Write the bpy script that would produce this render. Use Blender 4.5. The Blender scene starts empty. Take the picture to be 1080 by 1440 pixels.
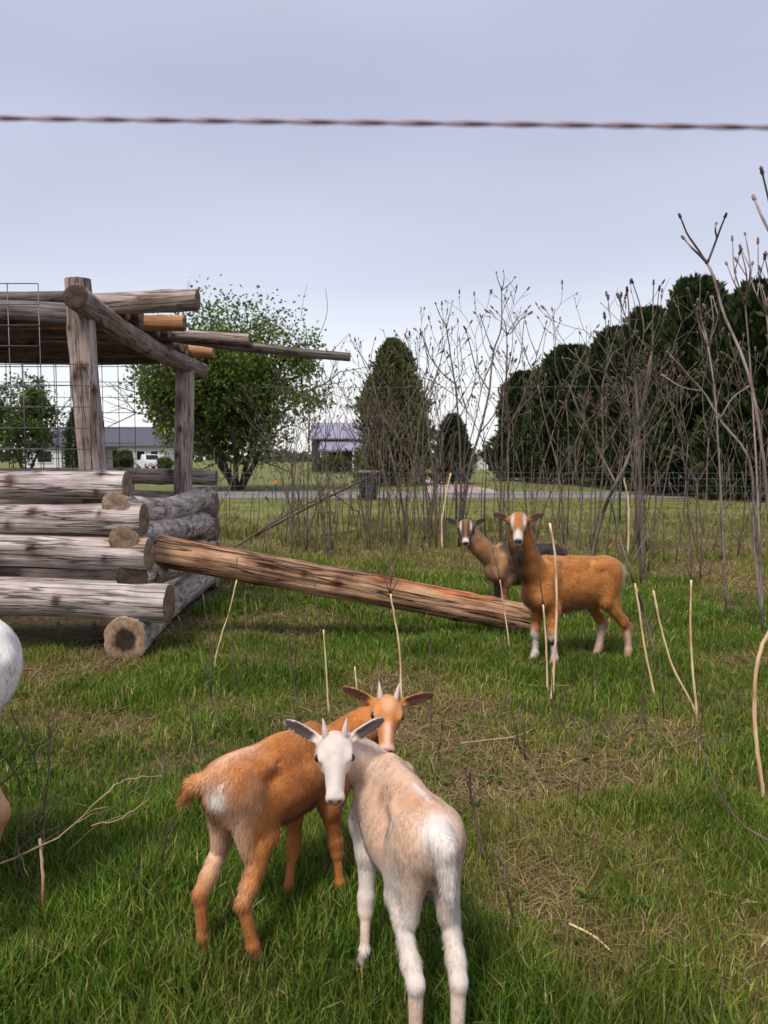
import bpy, math, random
import numpy as np
from mathutils import Vector, Matrix

random.seed(7)
rng = np.random.default_rng(7)
SC = bpy.context.scene
COL = SC.collection

# ------------------------------------------------------------------ camera
CAM_H, FPX, PITCH = 1.35, 1060.0, math.atan(75 / 1060.0)
cam_data = bpy.data.cameras.new('camera')
cam = bpy.data.objects.new('camera', cam_data)
COL.objects.link(cam)
cam.location = (0, 0, CAM_H)
cam.rotation_euler = (math.pi / 2 - PITCH, 0, 0)
cam_data.sensor_fit = 'VERTICAL'
cam_data.sensor_height = 36
cam_data.lens = FPX / 1440 * 36
cam_data.clip_start = 0.05
cam_data.clip_end = 3000
cam_data.dof.use_dof = True
cam_data.dof.focus_distance = 3.2
cam_data.dof.aperture_fstop = 5.6
SC.camera = cam

# ------------------------------------------------------------------ sky
SUN_EL, SUN_AZ = math.radians(56), math.radians(-150)     # azimuth from +Y: behind the viewer's left shoulder, through thin overcast
world = bpy.data.worlds.new('World')
SC.world = world
world.use_nodes = True
wn, wl = world.node_tree.nodes, world.node_tree.links
wn.clear()
w_out = wn.new('ShaderNodeOutputWorld')
w_bg = wn.new('ShaderNodeBackground')
w_sky = wn.new('ShaderNodeTexSky')
w_sky.sky_type = 'NISHITA'
w_sky.sun_disc = False
w_sky.sun_elevation = SUN_EL
w_sky.sun_rotation = SUN_AZ
w_sky.air_density = 1.6
w_sky.dust_density = 2.0
w_tc = wn.new('ShaderNodeTexCoord')
w_sep = wn.new('ShaderNodeSeparateXYZ')
wl.new(w_tc.outputs['Generated'], w_sep.inputs[0])
w_ramp = wn.new('ShaderNodeValToRGB')          # overcast veil: paler at the horizon, lavender grey above
cr = w_ramp.color_ramp
cr.elements[0].position = 0.0
cr.elements[0].color = (10.2, 10.2, 10.0, 1)
cr.elements[1].position = 1.0
cr.elements[1].color = (7.2, 7.4, 9.2, 1)
for p, c in ((0.10, (8.4, 8.8, 9.2, 1)), (0.22, (5.8, 6.15, 7.4, 1)), (0.42, (4.6, 4.8, 6.4, 1)), (0.62, (5.5, 5.9, 7.2, 1))):
    e = cr.elements.new(p)
    e.color = c
wl.new(w_sep.outputs['Z'], w_ramp.inputs[0])
w_map = wn.new('ShaderNodeMapping')
w_map.inputs['Scale'].default_value = (1.0, 1.0, 3.0)
wl.new(w_tc.outputs['Generated'], w_map.inputs[0])
w_noise = wn.new('ShaderNodeTexNoise')
w_noise.inputs['Scale'].default_value = 1.7
w_noise.inputs['Detail'].default_value = 3
w_noise.inputs['Roughness'].default_value = 0.45
wl.new(w_map.outputs[0], w_noise.inputs['Vector'])
w_nr = wn.new('ShaderNodeMapRange')
w_nr.inputs['From Min'].default_value = 0.3
w_nr.inputs['From Max'].default_value = 0.7
w_nr.inputs['To Min'].default_value = 0.92
w_nr.inputs['To Max'].default_value = 1.09
wl.new(w_noise.outputs[0], w_nr.inputs['Value'])
w_mul = wn.new('ShaderNodeMix')
w_mul.data_type = 'RGBA'
w_mul.blend_type = 'MULTIPLY'
w_mul.inputs[0].default_value = 1.0
wl.new(w_ramp.outputs[0], w_mul.inputs[6])
wl.new(w_nr.outputs[0], w_mul.inputs[7])
w_mix = wn.new('ShaderNodeMix')
w_mix.data_type = 'RGBA'
w_mix.inputs[0].default_value = 0.9
wl.new(w_sky.outputs[0], w_mix.inputs[6])
wl.new(w_mul.outputs[2], w_mix.inputs[7])
wl.new(w_mix.outputs[2], w_bg.inputs['Color'])
w_bg.inputs['Strength'].default_value = 0.100
wl.new(w_bg.outputs[0], w_out.inputs[0])

# ------------------------------------------------------------------ sun
sun_data = bpy.data.lights.new('sun', 'SUN')
sun_data.energy = 3.2
sun_data.angle = math.radians(14)
sun_data.color = (1.0, 0.92, 0.80)
sun = bpy.data.objects.new('sun', sun_data)
COL.objects.link(sun)
SUN_DIR = Vector((math.cos(SUN_EL) * math.sin(SUN_AZ), math.cos(SUN_EL) * math.cos(SUN_AZ), math.sin(SUN_EL)))
sun.rotation_euler = SUN_DIR.to_track_quat('Z', 'Y').to_euler()

SC.view_settings.view_transform = 'Standard'
SC.view_settings.look = 'None'
SC.view_settings.gamma = 1
SC.view_settings.exposure = 0.22
SC.view_settings.use_curve_mapping = False
SC.cycles.use_denoising = True
SC.cycles.max_bounces = 6
SC.cycles.transparent_max_bounces = 6

# ------------------------------------------------------------------ helpers
CP, SP = math.cos(PITCH), math.sin(PITCH)


def ray(px, py):
    x, z = (px - 540) / FPX, -(py - 720) / FPX
    return np.array([x, CP + z * SP, -SP + z * CP])


def P(px, py, d):
    """world point seen at photo pixel (px, py) at ground distance d from the viewer"""
    r = ray(px, py)
    return np.array([0, 0, CAM_H]) + r * (d / r[1])


def G(px, py):
    """point of level ground seen at photo pixel"""
    r = ray(px, py)
    p = np.array([0, 0, CAM_H]) + r * (CAM_H / -r[2])
    p[2] = gz(p[0], p[1])
    return p


def _hash(ix, iy, iz, seed):
    h = (ix.astype(np.int64) * 374761393 + iy.astype(np.int64) * 668265263 + iz.astype(np.int64) * 2147483647 + seed * 974634541) & 0xFFFFFFFF
    h = ((h ^ (h >> 13)) * 1274126177) & 0xFFFFFFFF
    h = ((h ^ (h >> 16)) * 2246822519) & 0xFFFFFFFF
    return ((h ^ (h >> 15)) & 0xFFFFFF) / float(0x7FFFFF) - 1.0


def vnoise(pts, scale=1.0, seed=0):
    """smooth value noise in [-1, 1], pts (N, 2) or (N, 3)"""
    q = np.asarray(pts, dtype=np.float64) * scale
    if q.shape[1] == 2:
        q = np.concatenate([q, np.zeros((len(q), 1)) + 0.37], 1)
    i = np.floor(q)
    f = q - i
    f = f * f * (3 - 2 * f)
    i = i.astype(np.int64)
    r = 0
    for dx in (0, 1):
        wx = f[:, 0] if dx else 1 - f[:, 0]
        for dy in (0, 1):
            wy = f[:, 1] if dy else 1 - f[:, 1]
            for dz in (0, 1):
                wz = f[:, 2] if dz else 1 - f[:, 2]
                r = r + wx * wy * wz * _hash(i[:, 0] + dx, i[:, 1] + dy, i[:, 2] + dz, seed)
    return r


def gz_arr(x, y):
    p = np.stack([x, y], 1)
    fade = np.clip((22 - np.hypot(x, y)) / 8, 0, 1)
    return fade * (0.028 * vnoise(p, 0.9, 3) + 0.014 * vnoise(p, 3.1, 4))


def gz(x, y):
    return float(gz_arr(np.array([x]), np.array([y]))[0])


def tag(o, label=None, cat=None, group=None, kind=None):
    if label:
        o['label'] = label
    if cat:
        o['category'] = cat
    if group:
        o['group'] = group
    if kind:
        o['kind'] = kind
    return o


def empty(name, loc=(0, 0, 0), rz=0, parent=None):
    o = bpy.data.objects.new(name, None)
    COL.objects.link(o)
    o.location = loc
    o.rotation_euler = (0, 0, rz)
    o.parent = parent
    o.empty_display_size = 0.1
    return o


def link(name, me, mat=None, parent=None):
    if mat is not None and not me.materials:
        me.materials.append(mat)
    o = bpy.data.objects.new(name, me)
    COL.objects.link(o)
    o.parent = parent
    return o


def np_mesh(name, verts, faces, smooth=True, color=None, attrs=None, normals=None):
    """mesh from numpy; faces (M, 3) or (M, 4), or list of such arrays"""
    me = bpy.data.meshes.new(name)
    fl = faces if isinstance(faces, list) else [faces]
    fl = [np.asarray(f, dtype=np.int32) for f in fl if len(f)]
    nl = sum(f.size for f in fl)
    nf = sum(len(f) for f in fl)
    me.vertices.add(len(verts))
    me.vertices.foreach_set('co', np.asarray(verts, dtype=np.float32).ravel())
    me.loops.add(nl)
    me.loops.foreach_set('vertex_index', np.concatenate([f.ravel() for f in fl]))
    me.polygons.add(nf)
    tot = np.concatenate([np.full(len(f), f.shape[1], dtype=np.int32) for f in fl])
    st = np.concatenate([[0], np.cumsum(tot)[:-1]]).astype(np.int32)
    me.polygons.foreach_set('loop_start', st)
    me.polygons.foreach_set('use_smooth', np.full(nf, smooth, dtype=bool))
    me.update(calc_edges=True)
    if color is not None:
        a = me.color_attributes.new('Col', 'FLOAT_COLOR', 'POINT')
        c = np.ones((len(verts), 4), dtype=np.float32)
        c[:, :3] = color
        a.data.foreach_set('color', c.ravel())
    for k, v in (attrs or {}).items():
        a = me.attributes.new(k, 'FLOAT_VECTOR', 'POINT')
        a.data.foreach_set('vector', np.asarray(v, dtype=np.float32).ravel())
    if normals is not None:
        me.normals_split_custom_set_from_vertices([tuple(n) for n in normals])
    return me


class MB:
    """collects pieces of ONE mesh"""

    def __init__(self):
        self.v, self.q, self.t, self.c, self.lp = [], [], [], [], []
        self.n = 0

    def add(self, v, quads=None, tris=None, col=(1, 1, 1), lp=None):
        v = np.asarray(v, dtype=np.float64)
        self.v.append(v)
        if quads is not None and len(quads):
            self.q.append(np.asarray(quads, dtype=np.int64) + self.n)
        if tris is not None and len(tris):
            self.t.append(np.asarray(tris, dtype=np.int64) + self.n)
        c = np.asarray(col, dtype=np.float64)
        self.c.append(np.tile(c, (len(v), 1)) if c.ndim == 1 else c)
        self.lp.append(v if lp is None else lp)
        self.n += len(v)
        return self

    def box(self, lo, hi, col=(1, 1, 1), rz=0.0, about=None):
        x0, y0, z0 = lo
        x1, y1, z1 = hi
        v = np.array([(x0, y0, z0), (x1, y0, z0), (x1, y1, z0), (x0, y1, z0), (x0, y0, z1), (x1, y0, z1), (x1, y1, z1), (x0, y1, z1)], float)
        return self.add(v, [(0, 3, 2, 1), (4, 5, 6, 7), (0, 1, 5, 4), (1, 2, 6, 5), (2, 3, 7, 6), (3, 0, 4, 7)], col=col)

    def tube(self, pts, rad, sides=6, col=(1, 1, 1), cap=True):
        v, q, t, lp = tube(pts, rad, sides, cap)
        return self.add(v, q, t, col, lp)

    def mesh(self, name, smooth=True):
        fs = []
        if self.q:
            fs.append(np.concatenate(self.q))
        if self.t:
            fs.append(np.concatenate(self.t))
        return np_mesh(name, np.concatenate(self.v), fs, smooth, np.concatenate(self.c), {'lp': np.concatenate(self.lp)})

    def build(self, name, mat, parent=None, smooth=True):
        return link(name, self.mesh(name, smooth), mat, parent)


def tube(pts, rad, sides=6, cap=True):
    pts = np.asarray(pts, float)
    n = len(pts)
    rad = np.broadcast_to(np.asarray(rad, float), (n,))
    tan = np.gradient(pts, axis=0)
    tan /= np.linalg.norm(tan, axis=1)[:, None] + 1e-12
    a = np.array([0, 0, 1.0]) if abs(tan[0][2]) < 0.8 else np.array([1.0, 0, 0])
    u = np.cross(tan[0], a)
    u /= np.linalg.norm(u)
    vs, lps = [], []
    th = np.arange(sides) * 2 * math.pi / sides
    s = 0.0
    for i in range(n):
        if i:
            u = u - tan[i] * np.dot(u, tan[i])
            u /= np.linalg.norm(u) + 1e-12
            s += np.linalg.norm(pts[i] - pts[i - 1])
        w = np.cross(tan[i], u)
        vs.append(pts[i] + rad[i] * (np.cos(th)[:, None] * u + np.sin(th)[:, None] * w))
        lps.append(np.stack([rad[i] * np.cos(th), rad[i] * np.sin(th), np.full(sides, s)], 1))
    v = np.concatenate(vs)
    lp = np.concatenate(lps)
    i = np.arange(n - 1)[:, None] * sides
    j = np.arange(sides)[None, :]
    j2 = (j + 1) % sides
    q = np.stack([i + j, i + j2, i + sides + j2, i + sides + j], -1).reshape(-1, 4)
    t = []
    if cap:
        v = np.concatenate([v, pts[:1], pts[-1:]])
        lp = np.concatenate([lp, [[0, 0, 0]], [[0, 0, s]]])
        b0, b1 = n * sides, n * sides + 1
        for k in range(sides):
            t.append((b0, (k + 1) % sides, k))
            t.append((b1, (n - 1) * sides + k, (n - 1) * sides + (k + 1) % sides))
    return v, q, np.array(t).reshape(-1, 3), lp


def smooth_path(pts, n):
    """resample a polyline with Catmull-Rom"""
    p = np.asarray(pts, float)
    p = np.concatenate([[2 * p[0] - p[1]], p, [2 * p[-1] - p[-2]]])
    m = len(p) - 3
    out = []
    for t in np.linspace(0, m - 1e-6, n):
        i = int(t)
        f = t - i
        a, b, c, d = p[i:i + 4]
        out.append(0.5 * (2 * b + (c - a) * f + (2 * a - 5 * b + 4 * c - d) * f * f + (3 * b - a - 3 * c + d) * f ** 3))
    return np.array(out)


# ------------------------------------------------------------------ materials
def new_mat(name):
    m = bpy.data.materials.new(name)
    m.use_nodes = True
    n, l = m.node_tree.nodes, m.node_tree.links
    b = n['Principled BSDF']
    b.inputs['Specular IOR Level'].default_value = 0.25
    return m, n, l, b


def N(n, t, **kw):
    x = n.new(t)
    for k, v in kw.items():
        setattr(x, k, v)
    return x


def plain(name, color, rough=0.8, metal=0.0, var=0.15, scale=8.0, bump=0.0):
    m, n, l, b = new_mat(name)
    tc = N(n, 'ShaderNodeTexCoord')
    no = N(n, 'ShaderNodeTexNoise')
    no.inputs['Scale'].default_value = scale
    no.inputs['Detail'].default_value = 5
    l.new(tc.outputs['Object'], no.inputs['Vector'])
    mr = N(n, 'ShaderNodeMapRange')
    mr.inputs['To Min'].default_value = 1 - var * 2
    mr.inputs['To Max'].default_value = 1 + var * 2
    l.new(no.outputs[0], mr.inputs[0])
    mx = N(n, 'ShaderNodeMix', data_type='RGBA', blend_type='MULTIPLY')
    mx.inputs[0].default_value = 1
    mx.inputs[6].default_value = (*color, 1)
    l.new(mr.outputs[0], mx.inputs[7])
    l.new(mx.outputs[2], b.inputs['Base Color'])
    b.inputs['Roughness'].default_value = rough
    b.inputs['Metallic'].default_value = metal
    if bump:
        bp = N(n, 'ShaderNodeBump')
        bp.inputs['Strength'].default_value = bump
        bp.inputs['Distance'].default_value = 0.01
        l.new(no.outputs[0], bp.inputs['Height'])
        l.new(bp.outputs[0], b.inputs['Normal'])
    return m


def leafy(name, transl=0.3, rough=0.6, tint=(1, 1, 1)):
    """colour comes from the 'Col' attribute of the leaf or blade itself"""
    m, n, l, b = new_mat(name)
    at = N(n, 'ShaderNodeAttribute', attribute_name='Col')
    tr = N(n, 'ShaderNodeBsdfTranslucent')
    df = N(n, 'ShaderNodeBsdfPrincipled')
    n.remove(b)
    df.inputs['Roughness'].default_value = rough
    df.inputs['Specular IOR Level'].default_value = 0.2
    mx = N(n, 'ShaderNodeMixShader')
    mx.inputs[0].default_value = transl
    l.new(at.outputs['Color'], df.inputs['Base Color'])
    l.new(at.outputs['Color'], tr.inputs['Color'])
    l.new(df.outputs[0], mx.inputs[1])
    l.new(tr.outputs[0], mx.inputs[2])
    l.new(mx.outputs[0], n['Material Output'].inputs[0])
    return m


def bark_mat(name, c1, c2, scale=(30, 30, 3), bump=0.5, dist=0.01, rough=0.9, crack=0.0):
    """two tone wood or bark drawn out along the stem, coordinates from the 'lp' attribute, tinted by 'Col'"""
    m, n, l, b = new_mat(name)
    at = N(n, 'ShaderNodeAttribute', attribute_name='lp')
    oi = N(n, 'ShaderNodeObjectInfo')
    off = N(n, 'ShaderNodeVectorMath', operation='MULTIPLY_ADD')
    off.inputs[1].default_value = (1, 1, 1)
    sc = N(n, 'ShaderNodeVectorMath', operation='SCALE')
    sc.inputs['Scale'].default_value = 17.0
    cb = N(n, 'ShaderNodeCombineXYZ')
    for i in range(3):
        l.new(oi.outputs['Random'], cb.inputs[i])
    l.new(cb.outputs[0], sc.inputs[0])
    l.new(at.outputs['Vector'], off.inputs[0])
    l.new(sc.outputs[0], off.inputs[2])
    mp = N(n, 'ShaderNodeMapping')
    mp.inputs['Scale'].default_value = scale
    l.new(off.outputs[0], mp.inputs[0])
    n1 = N(n, 'ShaderNodeTexNoise')
    n1.inputs['Scale'].default_value = 1.0
    n1.inputs['Detail'].default_value = 7
    n1.inputs['Roughness'].default_value = 0.62
    l.new(mp.outputs[0], n1.inputs['Vector'])
    n2 = N(n, 'ShaderNodeTexNoise')
    n2.inputs['Scale'].default_value = 4.5
    n2.inputs['Detail'].default_value = 4
    l.new(off.outputs[0], n2.inputs['Vector'])
    ad = N(n, 'ShaderNodeMath', operation='MULTIPLY_ADD')
    ad.inputs[1].default_value = 0.6
    l.new(n2.outputs[0], ad.inputs[0])
    l.new(n1.outputs[0], ad.inputs[2])
    rp = N(n, 'ShaderNodeValToRGB')
    rp.color_ramp.elements[0].position = 0.58
    rp.color_ramp.elements[0].color = (*c2, 1)
    rp.color_ramp.elements[1].position = 0.98
    rp.color_ramp.elements[1].color = (*c1, 1)
    l.new(ad.outputs[0], rp.inputs[0])
    co = N(n, 'ShaderNodeAttribute', attribute_name='Col')
    mx = N(n, 'ShaderNodeMix', data_type='RGBA', blend_type='MULTIPLY')
    mx.inputs[0].default_value = 1
    l.new(rp.outputs[0], mx.inputs[6])
    l.new(co.outputs['Color'], mx.inputs[7])
    b.inputs['Roughness'].default_value = rough
    bp = N(n, 'ShaderNodeBump')
    bp.inputs['Strength'].default_value = bump
    bp.inputs['Distance'].default_value = dist
    if crack:                                   # drying checks: thin dark lines along the grain
        m2 = N(n, 'ShaderNodeMapping')
        m2.inputs['Scale'].default_value = (scale[0] * .55, scale[1] * .55, scale[2] * .42)
        l.new(off.outputs[0], m2.inputs[0])
        n4 = N(n, 'ShaderNodeTexNoise')
        n4.inputs['Scale'].default_value = 1.0
        n4.inputs['Detail'].default_value = 3
        l.new(m2.outputs[0], n4.inputs['Vector'])
        sb = N(n, 'ShaderNodeMath', operation='SUBTRACT')
        sb.inputs[1].default_value = 0.5
        l.new(n4.outputs[0], sb.inputs[0])
        ab = N(n, 'ShaderNodeMath', operation='ABSOLUTE')
        l.new(sb.outputs[0], ab.inputs[0])
        mr = N(n, 'ShaderNodeMapRange')
        mr.inputs['From Min'].default_value = 0.004
        mr.inputs['From Max'].default_value = 0.028
        mr.inputs['To Min'].default_value = 1 - crack
        mr.inputs['To Max'].default_value = 1.0
        l.new(ab.outputs[0], mr.inputs[0])
        m5 = N(n, 'ShaderNodeMix', data_type='RGBA', blend_type='MULTIPLY')
        m5.inputs[0].default_value = 1
        l.new(mx.outputs[2], m5.inputs[6])
        l.new(mr.outputs[0], m5.inputs[7])
        l.new(m5.outputs[2], b.inputs['Base Color'])
        hm = N(n, 'ShaderNodeMath', operation='MULTIPLY')
        l.new(n1.outputs[0], hm.inputs[0])
        l.new(mr.outputs[0], hm.inputs[1])
        l.new(hm.outputs[0], bp.inputs['Height'])
    else:
        l.new(mx.outputs[2], b.inputs['Base Color'])
        l.new(n1.outputs[0], bp.inputs['Height'])
    l.new(bp.outputs[0], b.inputs['Normal'])
    return m


def rings_mat(name, c1, c2, core):
    m, n, l, b = new_mat(name)
    at = N(n, 'ShaderNodeAttribute', attribute_name='lp')
    ln = N(n, 'ShaderNodeVectorMath', operation='LENGTH')
    no = N(n, 'ShaderNodeTexNoise')
    no.inputs['Scale'].default_value = 16
    no.inputs['Detail'].default_value = 9
    no.inputs['Roughness'].default_value = 0.7
    l.new(at.outputs['Vector'], no.inputs['Vector'])
    l.new(at.outputs['Vector'], ln.inputs[0])
    ma = N(n, 'ShaderNodeMath', operation='MULTIPLY_ADD')
    ma.inputs[1].default_value = 0.05
    l.new(no.outputs[0], ma.inputs[0])
    l.new(ln.outputs['Value'], ma.inputs[2])
    sn = N(n, 'ShaderNodeMath', operation='MULTIPLY')
    sn.inputs[1].default_value = 520
    l.new(ma.outputs[0], sn.inputs[0])
    si = N(n, 'ShaderNodeMath', operation='SINE')
    l.new(sn.outputs[0], si.inputs[0])
    a2 = N(n, 'ShaderNodeMath', operation='MULTIPLY_ADD')
    a2.inputs[1].default_value = 0.05
    l.new(si.outputs[0], a2.inputs[0])
    l.new(no.outputs[0], a2.inputs[2])
    rp = N(n, 'ShaderNodeValToRGB')
    rp.color_ramp.elements[0].position = 0.32
    rp.color_ramp.elements[0].color = (*c2, 1)
    rp.color_ramp.elements[1].position = 0.7
    rp.color_ramp.elements[1].color = (*c1, 1)
    l.new(a2.outputs[0], rp.inputs[0])
    co = N(n, 'ShaderNodeAttribute', attribute_name='Col')
    mx = N(n, 'ShaderNodeMix', data_type='RGBA', blend_type='MULTIPLY')
    mx.inputs[0].default_value = 1
    l.new(rp.outputs[0], mx.inputs[6])
    l.new(co.outputs['Color'], mx.inputs[7])
    if core:                                    # rotted heart
        cm = N(n, 'ShaderNodeMapRange')
        cm.inputs['From Min'].default_value = core * 1.05
        cm.inputs['From Max'].default_value = core * 1.45
        cm.inputs['To Min'].default_value = 0.12
        l.new(ma.outputs[0], cm.inputs[0])
        m6 = N(n, 'ShaderNodeMix', data_type='RGBA', blend_type='MULTIPLY')
        m6.inputs[0].default_value = 1
        l.new(mx.outputs[2], m6.inputs[6])
        l.new(cm.outputs[0], m6.inputs[7])
        mx = m6
    l.new(mx.outputs[2], b.inputs['Base Color'])
    b.inputs['Roughness'].default_value = 0.95
    return m


M_GREY_LOG = bark_mat('weathered_log', (0.58, 0.51, 0.50), (0.20, 0.15, 0.14), (34, 34, 2.4), 0.8, 0.02, crack=.8)
M_PALE_LOG = bark_mat('pale_log', (0.62, 0.54, 0.49), (0.23, 0.165, 0.135), (26, 26, 6), 0.8, 0.02, crack=.6)
M_POST = bark_mat('peeled_post', (0.44, 0.36, 0.33), (0.14, 0.095, 0.08), (34, 34, 3.0), 0.7, 0.015, crack=.65)
M_ROOF_LOG = bark_mat('roof_log', (0.24, 0.20, 0.19), (0.05, 0.036, 0.032), (30, 30, 2.5), 0.7, 0.02, crack=.5)
M_RED_LOG = bark_mat('reddish_log', (0.60, 0.36, 0.22), (0.085, 0.032, 0.016), (26, 26, 2.0), 1.0, 0.03, crack=.85)
M_SPLIT = bark_mat('split_wood', (0.48, 0.25, 0.12), (0.17, 0.08, 0.04), (24, 24, 2), 0.6, 0.02)
M_STEM = bark_mat('sumac_bark', (0.18, 0.14, 0.115), (0.045, 0.033, 0.027), (60, 60, 12), 0.5, 0.005)
M_NEARSTEM = bark_mat('grey_sumac_bark', (0.34, 0.26, 0.25), (0.10, 0.07, 0.065), (60, 60, 12), 0.5, 0.005)
M_TRUNK = bark_mat('tree_bark', (0.10, 0.085, 0.07), (0.03, 0.024, 0.02), (10, 10, 2), 0.8, 0.04)
M_STRIPPED = bark_mat('stripped_stem', (0.80, 0.64, 0.44), (0.55, 0.33, 0.15), (120, 120, 9), 0.3, 0.003)
M_TWIG = bark_mat('dark_twig', (0.16, 0.12, 0.09), (0.05, 0.035, 0.03), (120, 120, 20), 0.3, 0.003)
M_DRYTWIG = bark_mat('dry_twig', (0.42, 0.30, 0.19), (0.18, 0.11, 0.07), (120, 120, 20), 0.3, 0.003)
M_END = rings_mat('log_end', (0.36, 0.25, 0.18), (0.07, 0.042, 0.03), 0)
M_HOLLOW = rings_mat('log_end_dark_heart', (0.40, 0.27, 0.18), (0.10, 0.06, 0.04), 0.085)
M_DARKEND = rings_mat('rotten_log_end', (0.10, 0.07, 0.055), (0.015, 0.011, 0.01), 0)
M_LEAF = leafy('leaf', 0.35)
M_NEEDLE = leafy('needle', 0.12)
M_GRASS = leafy('grass_blade', 0.35, 0.5)
M_WIRE = plain('galvanised_wire', (0.16, 0.15, 0.16), 0.5, 0.7)


# ================================================================== ground
def ground_material():
    m, n, l, b = new_mat('pasture_soil')
    geo = N(n, 'ShaderNodeNewGeometry')
    sep = N(n, 'ShaderNodeSeparateXYZ')
    l.new(geo.outputs['Position'], sep.inputs[0])
    n1 = N(n, 'ShaderNodeTexNoise')
    n1.inputs['Scale'].default_value = 1.1
    n1.inputs['Detail'].default_value = 8
    l.new(geo.outputs['Position'], n1.inputs['Vector'])
    n2 = N(n, 'ShaderNodeTexNoise')
    n2.inputs['Scale'].default_value = 22
    n2.inputs['Detail'].default_value = 6
    l.new(geo.outputs['Position'], n2.inputs['Vector'])
    soil = N(n, 'ShaderNodeValToRGB')
    soil.color_ramp.elements[0].position = 0.35
    soil.color_ramp.elements[0].color = (0.035, 0.024, 0.014, 1)
    soil.color_ramp.elements[1].position = 0.7
    soil.color_ramp.elements[1].color = (0.15, 0.105, 0.055, 1)
    l.new(n2.outputs[0], soil.inputs[0])
    lawn = N(n, 'ShaderNodeValToRGB')
    lawn.color_ramp.elements[0].position = 0.3
    lawn.color_ramp.elements[0].color = (0.075, 0.105, 0.02, 1)
    lawn.color_ramp.elements[1].position = 0.72
    lawn.color_ramp.elements[1].color = (0.20, 0.185, 0.05, 1)
    l.new(n1.outputs[0], lawn.inputs[0])
    n3 = N(n, 'ShaderNodeTexNoise')
    n3.inputs['Scale'].default_value = 6
    n3.inputs['Detail'].default_value = 6
    l.new(geo.outputs['Position'], n3.inputs['Vector'])
    mv = N(n, 'ShaderNodeMapRange')
    mv.inputs['To Min'].default_value = 0.6
    mv.inputs['To Max'].default_value = 1.4
    l.new(n3.outputs[0], mv.inputs[0])
    lm = N(n, 'ShaderNodeMix', data_type='RGBA', blend_type='MULTIPLY')
    lm.inputs[0].default_value = 1
    l.new(lawn.outputs[0], lm.inputs[6])
    l.new(mv.outputs[0], lm.inputs[7])
    mr = N(n, 'ShaderNodeMapRange')
    mr.inputs['From Min'].default_value = 8.0
    mr.inputs['From Max'].default_value = 17.0
    l.new(sep.outputs['Y'], mr.inputs[0])
    mx = N(n, 'ShaderNodeMix', data_type='RGBA')
    l.new(mr.outputs[0], mx.inputs[0])
    l.new(soil.outputs[0], mx.inputs[6])
    l.new(lm.outputs[2], mx.inputs[7])
    l.new(mx.outputs[2], b.inputs['Base Color'])
    b.inputs['Roughness'].default_value = 0.95
    bp = N(n, 'ShaderNodeBump')
    bp.inputs['Strength'].default_value = 0.6
    bp.inputs['Distance'].default_value = 0.02
    l.new(n2.outputs[0], bp.inputs['Height'])
    l.new(bp.outputs[0], b.inputs['Normal'])
    return m


def axis(near, step, far, growth=1.16):
    a = list(np.arange(0, near, step))
    d = step
    while a[-1] < far:
        d *= growth
        a.append(a[-1] + d)
    return np.array(a)


ax = axis(7, 0.14, 1200)
gx = np.concatenate([-ax[:0:-1], ax])
ayp = axis(16, 0.14, 1800)
gy = np.concatenate([-axis(1, 0.25, 60)[:0:-1], ayp])
XX, YY = np.meshgrid(gx, gy, indexing='ij')
gv = np.stack([XX.ravel(), YY.ravel(), gz_arr(XX.ravel(), YY.ravel())], 1)
ii, jj = np.meshgrid(np.arange(len(gx) - 1), np.arange(len(gy) - 1), indexing='ij')
b0 = (ii * len(gy) + jj).ravel()
gq = np.stack([b0, b0 + len(gy), b0 + len(gy) + 1, b0 + 1], 1)
tag(link('ground', np_mesh('ground', gv, gq), ground_material()), kind='structure')


def strip(name, pts, mat, z):
    """flat ribbon: list of (left xy, right xy)"""
    v, q = [], []
    for a, b in pts:
        v += [(a[0], a[1], z), (b[0], b[1], z)]
    for i in range(len(pts) - 1):
        q.append((2 * i, 2 * i + 1, 2 * i + 3, 2 * i + 2))
    return tag(link(name, np_mesh(name, np.array(v), np.array(q)), mat), kind='structure')


M_ROAD = plain('worn_asphalt', (0.20, 0.185, 0.19), 0.9, 0, 0.12, 3.0)
M_GRAVEL = plain('pinkish_gravel', (0.36, 0.28, 0.25), 0.95, 0, 0.15, 2.5)
strip('road', [((x, 30.6), (x, 25.6)) for x in np.linspace(-140, 140, 30)], M_ROAD, 0.012)
dv = [(G(596, 694), G(704, 694)), (G(598, 688), G(690, 688)), (G(585, 682), G(655, 682)), (G(560, 675), G(610, 675)), (G(530, 668), G(560, 668)), (G(500, 664), G(520, 664))]
strip('driveway', [((a[0], a[1]), (b[0], b[1])) for a, b in dv], M_GRAVEL, 0.02)


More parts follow.
